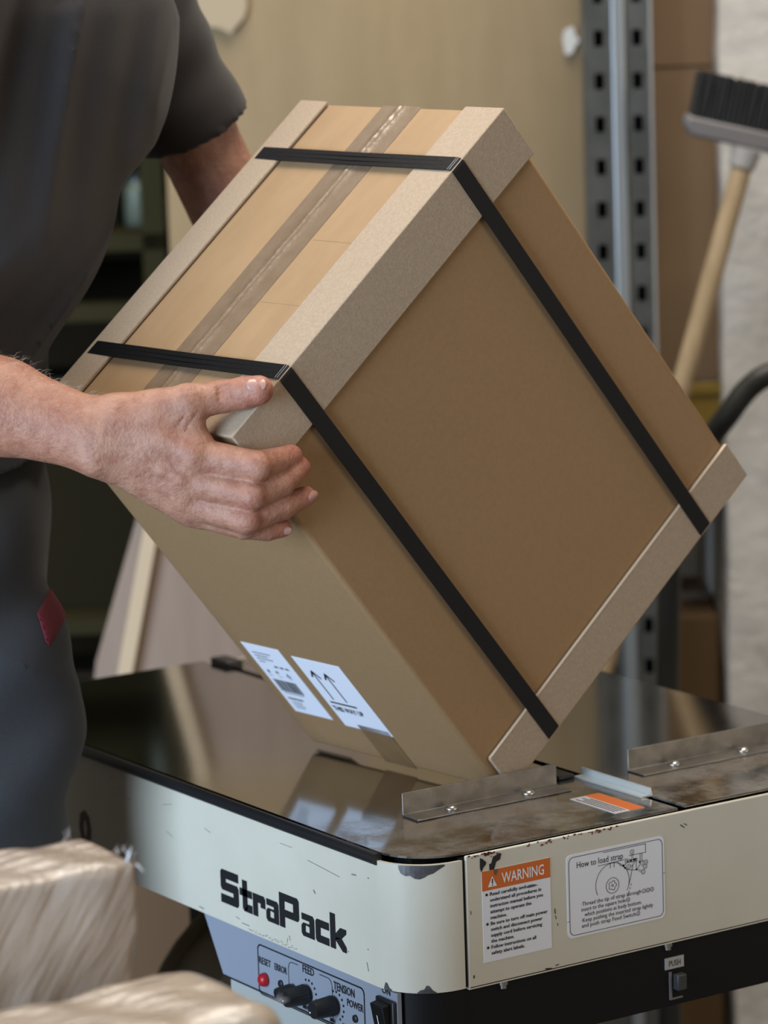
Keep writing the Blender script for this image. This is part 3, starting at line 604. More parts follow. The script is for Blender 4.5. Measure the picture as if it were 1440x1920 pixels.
# straps
def strap(a0, w=.0155):
    e = TT; t = .0009; r = .004; m = MB()
    x0, x1, z0, z1 = -e, W + e, -e, H + e; ring = []
    def arc(cx, cz, s, n=5): return [(cx + r * math.cos(math.radians(s + 90 * i / n)), cz + r * math.sin(math.radians(s + 90 * i / n))) for i in range(n + 1)]
    z1 += .0006
    ring = arc(x1 - r, z1 - r, 0) + [(W * .7, z1 - .0002), (W * .5, z1 - .0006), (W * .3, z1 - .0002)] + arc(x0 + r, z1 - r, 90) + [(x0, H * .7), (x0 + .0003, H * .5), (x0, H * .25)] + arc(x0 + r, z0 + r, 180) + arc(x1 - r, z0 + r, 270)
    n = len(ring); cx, cz = W / 2, H / 2
    def off(p, d):
        x, z = p; dx = -1 if abs(x - x0) < 1e-3 else (1 if abs(x - x1) < 1e-3 else 0); dz = -1 if abs(z - z0) < 1e-3 else (1 if abs(z - z1) < 1.2e-3 else 0)
        if not (dx or dz): dx = 1 if x > cx else -1; dz = 1 if z > cz else -1; return (x + dx * d * .7, z + dz * d * .7)
        l = math.hypot(dx, dz); return (x + dx * d / l, z + dz * d / l)
    sk_ = [.0012 * (1 - p[1] / H) for p in ring]
    for a, d in ((0, 0), (w, 0), (w, t), (0, t)): m.v += [(a0 + a + sk_[i], *off(ring[i], d)) for i in range(n)]
    for k_ in range(4):
        k2 = (k_ + 1) % 4; m.f += [(k_ * n + i, k_ * n + (i + 1) % n, k2 * n + (i + 1) % n, k2 * n + i) for i in range(n)]
    s = m.build('strap', M_STRAP, bx)
    mb = MB()
    for d in (.0022, .0050): mb.box(a0 + .0004, a0 + w - .0004, -e + d, -e + d + .00035, z1 + t + .0000, z1 + t + .00012)
    mb.build('stress_line', M_WHITELINE, s)
    for a in (.0048, .0100): 
        MB().box(a0 + a, a0 + a + .0005, .01, W - .01, z1 + t - .0008, z1 + t - .0001 + .00012).build('strap_rib', M_STRAP, s)
    return s
strap(.0655); strap(.3145)
# labels on the front side (plane a=0): X runs to the viewer's right = falling b
FO, FX, FY = (.0012, 0, 0), (0, -1, 0), (0, 0, 1)
l1 = MB().box(.0010, .0014, .196, .2515, .0525, .1495).build('address_label', mat('label_paper_blue', (.83, .84, .90), .5), bx, label='white address and barcode label')
l2 = MB().box(.0010, .0014, .1135, .1815, .0485, .1445).build('arrow_label', MATS['label_paper_blue'], bx, label='white label with two arrows, THIS WAY UP')
FO = (.0008, 0, 0)
mb = MB()
for bb in (.166, .147):
    mb.stroke([(-bb, .0890), (-bb, .1270)], .0018, FO, FX, FY)
    mb.stroke([(-bb - .0055, .1190), (-bb, .1275), (-bb + .0065, .1190)], .0022, FO, FX, FY)
mb.stroke([(-.174, .0835), (-.138, .0835)], .0024, FO, FX, FY)
mb.text('THIS WAY UP', (FO[0], .1775, .0715), FX, FY, .0095, width=.043, bold=.03)
mb.build('label_print', M_INK, l2)
mb = MB()
for t, z, w in (('Item: carton set', .1368, .024), ('Colour: natural oak', .1330, .021), ('Content: 1 piece', .1292, .026), ('Parts', .1256, .008)): pass
rr = random.Random(12)
def scribble(x, z, w, h, seed):     # unreadable small print: little word blocks
    q = random.Random(seed); cx = x
    while cx < x + w:
        ww = q.uniform(.0007, .0022); mb.poly([(cx, z), (min(cx + ww, x + w), z), (min(cx + ww, x + w), z + h), (cx, z + h)], FO, FX, FY); cx += ww + .0006
for i, w in enumerate((.026, .020, .0235, .0085)): scribble(-.2435, .1370 - .0042 * i, w, .0015, i)
for i in range(3): scribble(-.2255 + .008 * i, .1190, .0052, .0028, 20 + i)
mb.poly([(-.243, .1085), (-.241, .1085), (-.240, .1130), (-.244, .1130)], FO, FX, FY); mb.poly(circle(-.229, .1110, .0026, 0, 180, 10), FO, FX, FY)
mb.stroke([(-.229, .1110), (-.229, .1080)], .0005, FO, FX, FY)
mb.stroke([(-.2165, .108), (-.2140, .1125), (-.2115, .108)], .0011, FO, FX, FY, close=True)
for i in range(3): scribble(-.245 + .0145 * i, .1050, .005, .0009, 30 + i)
x = -.2455
q = random.Random(5)
while x < -.213:
    ww = q.choice((.0005, .0008, .0012, .0016)); mb.poly([(x, .0830), (x + ww, .0830), (x + ww, .1000), (x, .1000)], FO, FX, FY); x += ww + q.choice((.0005, .0008))
scribble(-.243, .0805, .028, .0012, 40)
scribble(-.2445, .0718, .022, .0026, 41)
for i in range(4): scribble(-.2435, .0682 - .0030 * i, .016 - .002 * (i % 2), .0011, 50 + i)
mb.build('label_print', M_GREYINK, l1)

# ================================================================== SOFT SHAPES (distance fields -> surface nets)
class Field:
    def __init__(s, lo, hi, h):
        s.lo = np.array(lo, float); s.h = h; s.n = np.maximum(4, np.ceil((np.array(hi) - s.lo) / h).astype(int) + 1)
        s.ax = [s.lo[i] + h * np.arange(s.n[i]) for i in range(3)]; s.F = np.full(s.n, .12, np.float32)
    def block(s, lo, hi):
        a = np.clip(np.floor((np.array(lo) - s.lo) / s.h).astype(int), 0, s.n); b = np.clip(np.ceil((np.array(hi) - s.lo) / s.h).astype(int) + 1, 0, s.n)
        if np.any(b <= a): return None, None
        sl = tuple(slice(a[i], b[i]) for i in range(3))
        return sl, np.stack(np.meshgrid(*[s.ax[i][sl[i]] for i in range(3)], indexing='ij'), -1)
    @staticmethod
    def smin(a, b, k):
        if k <= 0: return np.minimum(a, b)
        h = np.maximum(k - np.abs(a - b), 0) / k; return np.minimum(a, b) - h * h * k * .25
    @staticmethod
    def dcone(P, a, b, ra, rb, n=None, sq=1):
        a = np.array(a, float); b = np.array(b, float); ab = b - a; t = np.clip(((P - a) @ ab) / max(ab @ ab, 1e-12), 0, 1)
        v = P - a - t[..., None] * ab
        if n is not None: n = np.array(n, float) / np.linalg.norm(n); v = v + (sq - 1) * (v @ n)[..., None] * n
        return np.sqrt((v * v).sum(-1)) - (ra + (rb - ra) * t)
    def cone(s, a, b, ra, rb, k=.01, n=None, sq=1, cut=False):
        a = np.array(a, float); b = np.array(b, float); m = max(ra, rb) / min(1, sq) + k + 3 * s.h
        sl, P = s.block(np.minimum(a, b) - m, np.maximum(a, b) + m)
        if sl is None: return s
        d = s.dcone(P, a, b, ra, rb, n, sq)
        s.F[sl] = -s.smin(-s.F[sl], d, k) if cut else s.smin(s.F[sl], d, k); return s
    def chain(s, pts, rs, k=.01, n=None, sq=1):
        for i in range(len(pts) - 1): s.cone(pts[i], pts[i + 1], rs[i], rs[i + 1], k, n, sq)
        return s
    def grid(s): return np.stack(np.meshgrid(*s.ax, indexing='ij'), -1)
    def plane_cut(s, p, n):            # keep the side the normal points away from
        n = np.array(n, float) / np.linalg.norm(n)
        d = (s.ax[0][:, None, None] - p[0]) * n[0] + (s.ax[1][None, :, None] - p[1]) * n[1] + (s.ax[2][None, None, :] - p[2]) * n[2]
        s.F = np.maximum(s.F, d.astype(np.float32)); return s
    def mesh(s):
        F = s.F; n0, n1, n2 = F.shape; ins = F < 0
        c = [ins[i:n0 - 1 + i, j:n1 - 1 + j, k:n2 - 1 + k] for i in (0, 1) for j in (0, 1) for k in (0, 1)]
        cnt = sum(x.astype(np.int8) for x in c); act = (cnt > 0) & (cnt < 8); idx = np.argwhere(act); vid = np.full(act.shape, -1, np.int64); vid[act] = np.arange(len(idx))
        val = np.stack([F[idx[:, 0] + i, idx[:, 1] + j, idx[:, 2] + k] for i in (0, 1) for j in (0, 1) for k in (0, 1)], 1)
        co = np.array([(i, j, k) for i in (0, 1) for j in (0, 1) for k in (0, 1)], float); acc = np.zeros((len(idx), 3)); w = np.zeros(len(idx))
        for a in range(8):
            for b in range(a + 1, 8):
                if np.abs(co[a] - co[b]).sum() != 1: continue
                fa, fb = val[:, a], val[:, b]; m = (fa < 0) != (fb < 0); t = np.where(m, fa / np.where(m, fa - fb, 1), 0)
                acc += np.where(m[:, None], co[a] + t[:, None] * (co[b] - co[a]), 0); w += m
        V = s.lo + (idx + acc / w[:, None]) * s.h; Q = []
        for ax in range(3):
            A = [slice(None)] * 3; Bq = [slice(None)] * 3; A[ax] = slice(0, -1); Bq[ax] = slice(1, None)
            e = np.argwhere(ins[tuple(A)] != ins[tuple(Bq)]); o1, o2 = [(1, 2), (2, 0), (0, 1)][ax]
            e = e[(e[:, o1] > 0) & (e[:, o2] > 0) & (e[:, o1] < F.shape[o1] - 1) & (e[:, o2] < F.shape[o2] - 1)]
            q = []
            for d1, d2 in ((1, 1), (0, 1), (0, 0), (1, 0)):
                x = e.copy(); x[:, o1] -= d1; x[:, o2] -= d2; q.append(vid[x[:, 0], x[:, 1], x[:, 2]])
            q = np.stack(q, 1); fl_ = ~ins[e[:, 0], e[:, 1], e[:, 2]]; q[fl_] = q[fl_][:, ::-1]; Q.append(q)
        return V, np.concatenate(Q)
def soft(name, parts, m, parent, tint=None, smooth_iter=0, **kw):
    V = []; Q = []; n = 0
    for v, q in parts: V.append(v); Q.append(q + n); n += len(v)
    V = np.concatenate(V); Q = np.concatenate(Q); off = np.array(parent.matrix_world.translation) if parent is not None else 0
    me = bpy.data.meshes.new(name); me.from_pydata((V - off).tolist(), [], Q.tolist()); me.update()
    me.materials.append(m); me.polygons.foreach_set('use_smooth', [True] * len(me.polygons))
    if tint is not None:
        a = me.color_attributes.new('tint', 'FLOAT_COLOR', 'POINT'); a.data.foreach_set('color', np.concatenate([tint(V), np.ones((len(V), 1))], 1).astype(np.float32).ravel())
    ob = bpy.data.objects.new(name, me)
    if smooth_iter: sm = ob.modifiers.new('smooth', 'SMOOTH'); sm.iterations = smooth_iter; sm.factor = .5
    return link(ob, parent, **kw)
def A3(v): return np.array(v, float)

# ================================================================== WORKER
per = root('person', (-.20, .45, 0), 'person in grey t-shirt and work trousers tipping the strapped carton', 'person'); bpy.context.view_layer.update()
VD = np.array([-.5374, -.8265, .1674]); UPH = np.array([.12, .12, .985]); RT = np.array([.835, -.55, -.03])
bp = lambda a, b, c: np.array(BP(a, b, c))
# --- right forearm and hand, laid against the carton edge
wr0, fa1, fa2, el = A3((-.1706, .1762, 1.1243)), A3((-.2274, .2425, 1.1496)), A3((-.2892, .312, 1.1747)), A3((-.3542, .3774, 1.1998))
shR = A3((-.1985, .3867, 1.5065))
I = [bp(-.0248, .0221, .4559), bp(-.0074, -.0195, .4305), bp(.0123, -.0162, .4160), bp(.0275, -.0130, .4062)]
Mi = [bp(-.0430, .0327, .4449), bp(-.0264, -.0192, .4163), bp(.0017, -.0185, .4006), bp(.0262, -.0135, .3935)]
Ri = [bp(-.0513, .0351, .4290), bp(-.0404, -.0145, .4017), bp(-.0093, -.0172, .3837), bp(.0160, -.0120, .3695)]
Pi = [bp(-.0506, .0357, .4153), bp(-.0419, -.0038, .3933), bp(-.0282, -.0070, .3746), bp(-.0165, -.0088, .3649)]
Th = [bp(-.0371, .0703, .5030), bp(.0025, .0300, .4886), bp(.0268, .0165, .4735), bp(.0420, -.0085, .4680)]
f = Field((-.42, -.02, 1.0), (.04, .46, 1.26), .0017)
f.chain([el, fa2, fa1, wr0], [.046, .045, .0385, .0285], .012, VD, 1.18)
base = [wr0 + RT * .020 + UPH * .009, wr0 + RT * .019 - UPH * .003, wr0 + RT * .017 - UPH * .014, wr0 + RT * .016 - UPH * .022]
for b0, fg, rr_ in zip(base, (I, Mi, Ri, Pi), (.0150, .0150, .0138, .0128)): f.cone(b0, fg[0], .0165, rr_, .012, VD, 1.1)
f.cone(wr0, wr0 + RT * .03, .0285, .026, .015, VD, 1.25)
# thumb base, web, thenar mass
f.cone(wr0 + UPH * .012 + RT * .02, Th[0], .0165, .0165, .014); f.cone(Th[0], Th[1], .0165, .0158, .012)
f.cone(Th[0], I[0], .015, .0135, .018); f.cone((Th[0] + Th[1]) / 2, (I[0] + base[0]) / 2, .0125, .014, .018)
f.cone(Th[1] * .72 + I[0] * .28, Th[1] * .35 + I[0] * .65, .0085, .0095, .016)
f.chain(Th[1:], [.0152, .0130, .0108], .004); f.cone(Th[2] * .45 + Th[3] * .55, Th[3], .0122, .0108, .006)
f.chain(I, [.0152, .0134, .0112, .0095], .0012); f.chain(Mi, [.0150, .0128, .0115, .0098], .0012)
f.chain(Ri, [.0142, .0118, .0105, .0088], .0012); f.chain(Pi, [.0130, .0105, .0090, .0076], .0012)
for fg, r0, r1 in ((I, .0118, .0128), (Mi, .0118, .0122), (Ri, .0112, .0112), (Pi, .0105, .0098)):     # knuckles stand a little proud
    f.cone(fg[0] + VD * .005, fg[0] + VD * .006, r0, r0, .010); f.cone(fg[1] + VD * .0025 + RT * .001, fg[1] + VD * .003 + RT * .001, r1, r1, .0025)
# tendons and veins on the back of the hand
for b0, fg in zip(base, (I, Mi, Ri, Pi)): f.cone(b0 + VD * .0150 + RT * .012, fg[0] + VD * .0150, .0026, .0034, .008)
def wig(pts, r, k): 
    for i in range(len(pts) - 1): f.cone(pts[i], pts[i + 1], r, r, k)
bk = lambda u, v, d=.0165: wr0 + RT * u + UPH * v + VD * d
wig([bk(.012, .012, .0205), bk(.03, .004, .0195), bk(.046, .002, .0185), bk(.058, -.008, .018), bk(.072, -.012, .0185)], .0017, .006)
wig([bk(.020, -.010, .019), bk(.036, -.016, .0185), bk(.05, -.028, .018), bk(.066, -.034, .018)], .0016, .006)
wig([bk(.046, .002, .0185), bk(.055, .010, .017), bk(.066, .014, .016)], .0015, .006)
0 and wig([bk(-.085, .02, .031), bk(-.06, .006, .029), bk(-.035, .002, .0255), bk(-.012, -.012, .023), bk(.01, -.016, .021)], .0010, .007)
f.cone(wr0 - UPH * .020 + VD * .012 - RT * .006, wr0 - UPH * .020 + VD * .013 - RT * .004, .0085, .0085, .012)      # ulna head
# creases: across finger joints, thumb joint, between the fingers
def crease(c, d, half, depth, rad=.0012): f.cone(c - d * half, c + d * half, rad, rad, .0022, cut=True)
for fg, rr_ in ((I, .0134), (Mi, .0128), (Ri, .0118)):
    ax_ = (fg[2] - fg[0]); ax_ /= np.linalg.norm(ax_); pd = np.cross(ax_, VD); pd /= np.linalg.norm(pd)
    for o_ in (-.0035, .0005, .004): crease(fg[1] + VD * (rr_ + .0040) + ax_ * o_, pd, .006, .001)
ax_ = Th[3] - Th[1]; ax_ /= np.linalg.norm(ax_); pd = np.cross(ax_, VD + UPH * .3); pd /= np.linalg.norm(pd)
for o_ in (-.005, -.001, .003): crease(Th[2] + (VD + UPH * .2) * .0132 + ax_ * o_, pd, .0055, .001)
for o_ in (0, .007): crease(Th[1] * .6 + I[0] * .4 + VD * .0125 - RT * o_ + UPH * (.002 * o_ / .006), np.array(UPH) * .8 + RT * .5, .010, .001, .0007)
hand_mesh = f.mesh()
tips = np.array([I[3], Mi[3], Ri[3], Pi[3], Th[3]]); knk = np.array([I[0], Mi[0], Ri[0], Pi[0], I[1], Mi[1], Ri[1], Th[2], I[2], Mi[2]])
def tint(V):
    t = np.ones((len(V), 3)); d = np.min(np.linalg.norm(V[:, None] - tips[None], axis=2), 1) if len(V) < 400000 else 1
    a = np.exp(-(d / .016) ** 2)[:, None]; t = t * (1 - a) + a * np.array([1.02, .74, .78])
    d = np.min(np.linalg.norm(V[:, None] - knk[None], axis=2), 1); a = .6 * np.exp(-(d / .017) ** 2)[:, None]; t = t * (1 - a) + a * np.array([1.0, .80, .80])
    s = (V - wr0) @ RT; a = np.clip(-s / .03, 0, 1)[:, None] * .5; t = t * (1 - a) + a * np.array([1.02, .86, .78]); return t
# --- rest of the figure under the clothes: left arm, neck, head, trunk, legs
shL, elL = A3((.109, .620, 1.496)), A3((.2152, .5685, 1.223)); wrL = bp(.19, W + .030, .21); hdL = bp(.22, W + .018, .13)
pel, wst, bel, chs = A3((-.172, .519, 1.0)), A3((-.190, .505, 1.11)), A3((-.160, .510, 1.231)), A3((-.055, .487, 1.43))
FD = np.array([.585, -.81, 0]); WD = np.array([.81, .585, 0])
nk, hd = A3((-.005, .478, 1.565)), A3((.028, .452, 1.70))
g = Field((-.46, .10, .02), (.42, .86, 1.86), .0065)
g.chain([pel, wst, bel, chs], [.135, .125, .13, .15], .04, FD, 1.6); g.cone(shR, shL, .050, .044, .03)
g.cone(chs + A3((0, 0, .06)), nk, .075, .057, .03); g.cone(nk, hd - A3((0, 0, .03)), .056, .056, .02)
g.cone(hd - FD * .02 + A3((0, 0, .025)), hd + FD * .02 + A3((0, 0, .03)), .082, .080, .02, WD, 1.12); g.cone(hd + FD * .035 - A3((0, 0, .03)), hd + FD * .055 - A3((0, 0, .085)), .058, .036, .03)
g.cone(hd + FD * .098 + A3((0, 0, .012)), hd + FD * .114 - A3((0, 0, .022)), .009, .013, .008)                        # nose
for s in (-1, 1):
    g.cone(hd + WD * .074 * s - A3((0, 0, .018)), hd + WD * .080 * s + A3((0, 0, .022)) - FD * .012, .009, .014, .006, WD, 1.8)     # ears
    g.cone(hd + FD * .098 + WD * .03 * s + A3((0, 0, .030)), hd + FD * .1 + WD * .032 * s + A3((0, 0, .030)), .008, .008, .012)     # brows
    g.cone(hd + FD * .104 + WD * .031 * s + A3((0, 0, .010)), hd + FD * .106 + WD * .031 * s + A3((0, 0, .010)), .010, .010, .008, cut=True)
g.cone(hd + FD * .093 - A3((0, 0, .052)) - WD * .018, hd + FD * .093 - A3((0, 0, .052)) + WD * .018, .009, .009, .008)              # lips
g.chain([shL, elL * .55 + shL * .45, elL, wrL], [.044, .040, .040, .028], .008)
g.cone(wrL, hdL, .027, .030, .012, bp(0, 1, 0) - bp(0, 0, 0), 1.9)
for i_, (da, L_) in enumerate(((-.026, .062), (-.009, .07), (.008, .066), (.024, .05))):
    k0 = bp(.22 + da, W + .014, .105); k1 = bp(.215 + da * 1.2, W + .0125, .105 - L_); g.cone(hdL, k0, .016, .0115, .01); g.cone(k0, k1, .0112, .0085, .005)
g.chain([bp(.20, W + .024, .17), bp(.165, W + .018, .15), bp(.148, W + .014, .12)], [.014, .012, .009], .008)
g.chain([shR, el * .5 + shR * .5, el], [.056, .048, .044], .02); g.cone(el, fa2, .044, .0445, .012, VD, 1.18)
g.plane_cut(fa2 + (fa2 - el) * .0, fa2 - el) if False else None
hipR, hipL = A3((-.186, .482, .97)), A3((-.165, .620, .97)); knR, knL = A3((-.165, .425, .50)), A3((-.19, .60, .50)); akR, akL = A3((-.26, .46, .09)), A3((-.25, .64, .09))
for hp, kn, ak in ((hipR, knR, akR), (hipL, knL, akL)): g.chain([hp, kn, ak], [.075, .052, .036], .03); g.cone(ak, ak + FD * .12 - A3((0, 0, .05)), .034, .028, .02)
body_mesh = g.mesh()
soft('body', [hand_mesh, body_mesh], M_SKIN, per, tint=tint, smooth_iter=1, label='bare forearms, hands and head')
def nail(c, n, t, lw, lh, name='nail'):
    n = Vector(n).normalized(); t = Vector(t); t = (t - n * t.dot(n)).normalized(); b = n.cross(t); m = MB(); N1, N2 = 10, 8
    for i in range(N1 + 1):
        for j in range(N2 + 1):
            u = -1 + 2 * i / N1; v = -1 + 2 * j / N2; x = u * math.sqrt(1 - .42 * v * v); y = v * math.sqrt(1 - .42 * u * u)
            m.v.append(tuple(Vector(c) - Vector(per.location) + t * x * lh + b * y * lw - n * (.0024 * y * y + .0006 * x * x)))
    m.f = [(i * (N2 + 1) + j, (i + 1) * (N2 + 1) + j, (i + 1) * (N2 + 1) + j + 1, i * (N2 + 1) + j + 1) for i in range(N1) for j in range(N2)]
    ob = m.build(name, M_NAIL, per, smooth='all'); so = ob.modifiers.new('thick', 'SOLIDIFY'); so.thickness = .0008; so.offset = 0
tn = VD * .92 + UPH * .42; tn /= np.linalg.norm(tn)
nail(Th[3] - (Th[3] - Th[2]) / np.linalg.norm(Th[3] - Th[2]) * .0015 + tn * .0124, tn, Th[3] - Th[2], .0062, .0082)
rn = RT * .75 + VD * .65; nail(Ri[3] + rn / np.linalg.norm(rn) * .0094, rn, UPH * .4 + RT * .6 - VD * .8, .0042, .0060)
pn = VD * .8 - UPH * .3 + RT * .3; nail(Pi[3] + pn / np.linalg.norm(pn) * .0082, pn, Pi[3] - Pi[2], .0038, .0055)
# fine hair on the forearm
m = MB(); off = np.array(per.location); hv, _ = hand_mesh
sx = (hv - wr0) @ RT; cand = hv[(sx < -.004) & (sx > -.15)]; axd = (wr0 - fa1) / np.linalg.norm(wr0 - fa1)
for i_ in rng.choice(len(cand), 800, replace=False):
    p = cand[i_]; t = np.clip((p - fa1) @ axd, -1, 1); c = fa1 + axd * t; nrm = p - c; nrm /= np.linalg.norm(nrm) + 1e-9
    if nrm @ VD < -.3 or nrm @ UPH < -.35: continue
    L_ = rng.uniform(.006, .013); d1 = nrm * .6 + axd * rng.uniform(.3, 1.1) + rng.normal(0, .28, 3); d2 = d1 * .5 + axd * .9 + rng.normal(0, .3, 3)
    a = p - off; b_ = a + d1 / np.linalg.norm(d1) * L_ * .5; e = b_ + d2 / np.linalg.norm(d2) * L_ * .5; w = np.cross(axd, VD) * .00009 + VD * 0
    w = np.cross(d1, VD); w = w / (np.linalg.norm(w) + 1e-9) * .00009; k0 = len(m.v)
    m.v += [tuple(a - w), tuple(a + w), tuple(b_ - w * .8), tuple(b_ + w * .8), tuple(e)]; m.f += [(k0, k0 + 1, k0 + 3, k0 + 2), (k0 + 2, k0 + 3, k0 + 4)]
m.build('arm_hair', M_HAIR, per, kind='stuff', flat=True)
# head details (above the frame)
for s in (-1, 1):
    MB().lathe(tuple(hd + FD * .0845 + FD * .0042 + WD * .031 * s + A3((0, 0, .010)) - off), tuple(FD), [(0, .0058), (.0030, .0050), (.0042, .002)], 14).build('iris', M_SHOE, per, smooth='all')
    MB().lathe(tuple(hd + FD * .081 + WD * .031 * s + A3((0, 0, .010)) - off), tuple(FD), [(-.010, .002), (-.006, .009), (0, .0115), (.006, .009), (.010, .002)], 14).build('eye', M_WHITE, per, smooth='all')
hf = Field(hd - .14, hd + .16, .006); hf.cone(hd - FD * .025 + A3((0, 0, .03)), hd + FD * .012 + A3((0, 0, .042)), .087, .083, .02, WD, 1.1)
hf.cone(hd + FD * .12 - A3((0, 0, .03)), hd + FD * .11 + A3((0, 0, .03)), .075, .062, .01, cut=True); hf.plane_cut(hd - A3((0, 0, .045)) - FD * .02, -np.array([0, 0, 1.]) + FD * -.0)
soft('hair', [hf.mesh()], mat('grey_hair', (.10, .085, .07), .6, bump=.5, bscale=300), per, smooth_iter=2)

# --- t-shirt
rt_, up_ = RT, np.array([0, 0, 1.])
s = Field((-.46, .10, 1.02), (.36, .88, 1.64), .0048)
s.chain([A3((-.184, .500, 1.03)), wst, bel, (bel + chs) / 2, chs], [.165, .160, .163, .168, .168], .03, FD, 1.52)
s.cone(chs + A3((0, 0, .035)), chs + A3((0, 0, .08)), .16, .11, .05, FD, 1.5); s.cone(shR, shL, .066, .062, .05)
s.chain([shR, shR * .45 + el * .55, shR * .2 + el * .8], [.072, .066, .066], .035)
G_ = s.grid(); u = (G_ - bel) @ rt_; z = G_[..., 2]; v = (G_ - bel) @ VD
m1 = np.clip((z - 1.24) / .12, 0, 1); m2 = np.clip((1.30 - z) / .12, 0, 1)
q1 = u - .10 * (z - 1.4) + .012 * np.sin(9 * z + 3); q2 = z * .78 - u * .62 + .010 * np.sin(22 * u) + .3 * v
rid = lambda x: 1 - np.abs(np.sin(x)) ** .7
disp = m1 * (.0170 * rid(math.pi * q1 / .075 + .4) + .003 * np.sin(2 * math.pi * q1 / .033 + 5 * z)) + m2 * (.0270 * rid(math.pi * q2 / .10 + .9) + .003 * np.sin(2 * math.pi * q2 / .05 + 9 * u)) + .004 * np.sin(19 * u + 11 * z) * np.sin(15 * z - 7 * v)
s.F -= disp.astype(np.float32) - .004
cutL = shL * .44 + elL * .56; dL = (elL - shL) / np.linalg.norm(elL - shL)
sl_ = Field((-.46, .10, 1.02), (.36, .88, 1.64), .0048); sl_.chain([shL - dL * .01, cutL, cutL + dL * .1], [.062, .0540, .0535], .02)
wrk = (.0014 * np.sin(2 * math.pi * ((G_ - cutL) @ dL) / .06 + 14 * u) + .0014 * np.sin(40 * u + 10 * z)) * np.clip(-((G_ - cutL) @ dL) / .05, 0, 1)
sl_.F -= wrk.astype(np.float32); sl_.plane_cut(cutL, dL - VD * .30); sl_.cone(cutL - dL * .035, cutL + dL * .06, 0.0455, .0470, 0, cut=True)
s.F = Field.smin(s.F, sl_.F, .03)
cutR = shR * .45 + el * .55; dR = (el - shR) / np.linalg.norm(el - shR); d1 = ((G_ - cutR) @ dR).astype(np.float32); near = np.linalg.norm(G_ - el, axis=-1) < .24
s.F = np.where(near & (((G_ - chs) @ FD) < .2) & (((G_ - shR) @ WD) < .10) & (Field.dcone(G_, shR, el, .09, .09) < 0), np.maximum(s.F, d1), s.F)
s.cone(cutR - dR * .03, cutR + dR * .06, .056, .059, 0, cut=True)
s.cone(nk, nk + A3((0, 0, .08)), .064, .075, .004, cut=True)
s.plane_cut((-.15, .48, 1.065), (0.1, 0, -1))
shirt = soft('t_shirt', [s.mesh()], M_SHIRT, per, smooth_iter=4, label='dark grey short sleeved t-shirt')
# --- trousers
def trousers(h, lo, hi):
    t = Field(lo, hi, h)
    t.cone(pel + A3((0, 0, .09)) + FD * .012, pel + FD * .008, .150, .158, .03, FD, 1.6); t.cone(hipR + A3((.0, 0, .02)), hipL + A3((0, 0, .02)), .10, .10, .05)
    t.chain([hipR, knR, akR + A3((0, 0, .0))], [.100, .082, .066], .03); t.chain([hipL, knL, akL], [.100, .082, .066], .03)
    t.cone(hipR + A3((.052, -.060, -.075)), hipR + A3((.056, -.066, -.14)), .052, .050, .05)
    P = t.grid(); z = P[..., 2]; u = (P - pel) @ RT; v = (P - pel) @ VD
    q = z + .45 * u + .02 * np.sin(17 * u + 6 * z) + .015 * np.sin(11 * z + 9 * v); msk = np.clip(.35 + .65 * np.sin(9 * u + 7 * z + 5 * v) * np.sin(6 * z + 1.2), 0, 1); rid = lambda x: 1 - np.abs(np.sin(x)) ** .7
    t.F -= (.013 * msk * rid(math.pi * q / .12 + .3) * np.clip((.98 - z) / .1, 0, 1) + .0035 * np.sin(2 * math.pi * (z * .8 - u * .7) / .09) + .003 * np.sin(31 * u + 13 * z)).astype(np.float32) - .004
    return t
t = trousers(.0055, (-.50, .16, .05), (.04, .78, 1.12)); t.plane_cut((0, 0, .075), (0, 0, -1)); t.plane_cut((0, 0, 1.10), (0, 0, 1))
soft('trousers', [t.mesh()], M_TROUS, per, smooth_iter=2, label='grey blue work trousers')
def accent(c, hx, hz, sk=0.0):
    c = A3(c); t = trousers(.0024, c - .085, c + .085); t.F -= .0016; P = t.grid() - c; u = P @ RT; z = P[..., 2] - sk * u
    d = np.abs(u) / hx + np.abs(z) / hz - 1; t.F = np.maximum(t.F, (d * min(hx, hz) * .7).astype(np.float32)); mv = t.mesh()
    if len(mv[0]): soft('pocket_accent', [mv], M_REDFAB, per, smooth_iter=2, label='dark red fabric accent')
accent((-.094, .419, .936), .011, .024, -.6); accent((-.0757, .3818, .860), .010, .016, -1.2)
for ak in (akR, akL):
    sh = Field(ak - A3((.2, .25, .1)), ak + A3((.2, .2, .1)), .006); sh.cone(ak * [1, 1, 0] + A3((0, 0, .05)) - FD * .04, ak * [1, 1, 0] + FD * .16 + A3((0, 0, .036)), .046, .040, .03); sh.cone(ak, ak - A3((0, 0, .03)), .042, .045, .02)
    sh.plane_cut((0, 0, .0), (0, 0, -1)); soft('shoe', [sh.mesh()], M_SHOE, per, smooth_iter=2)

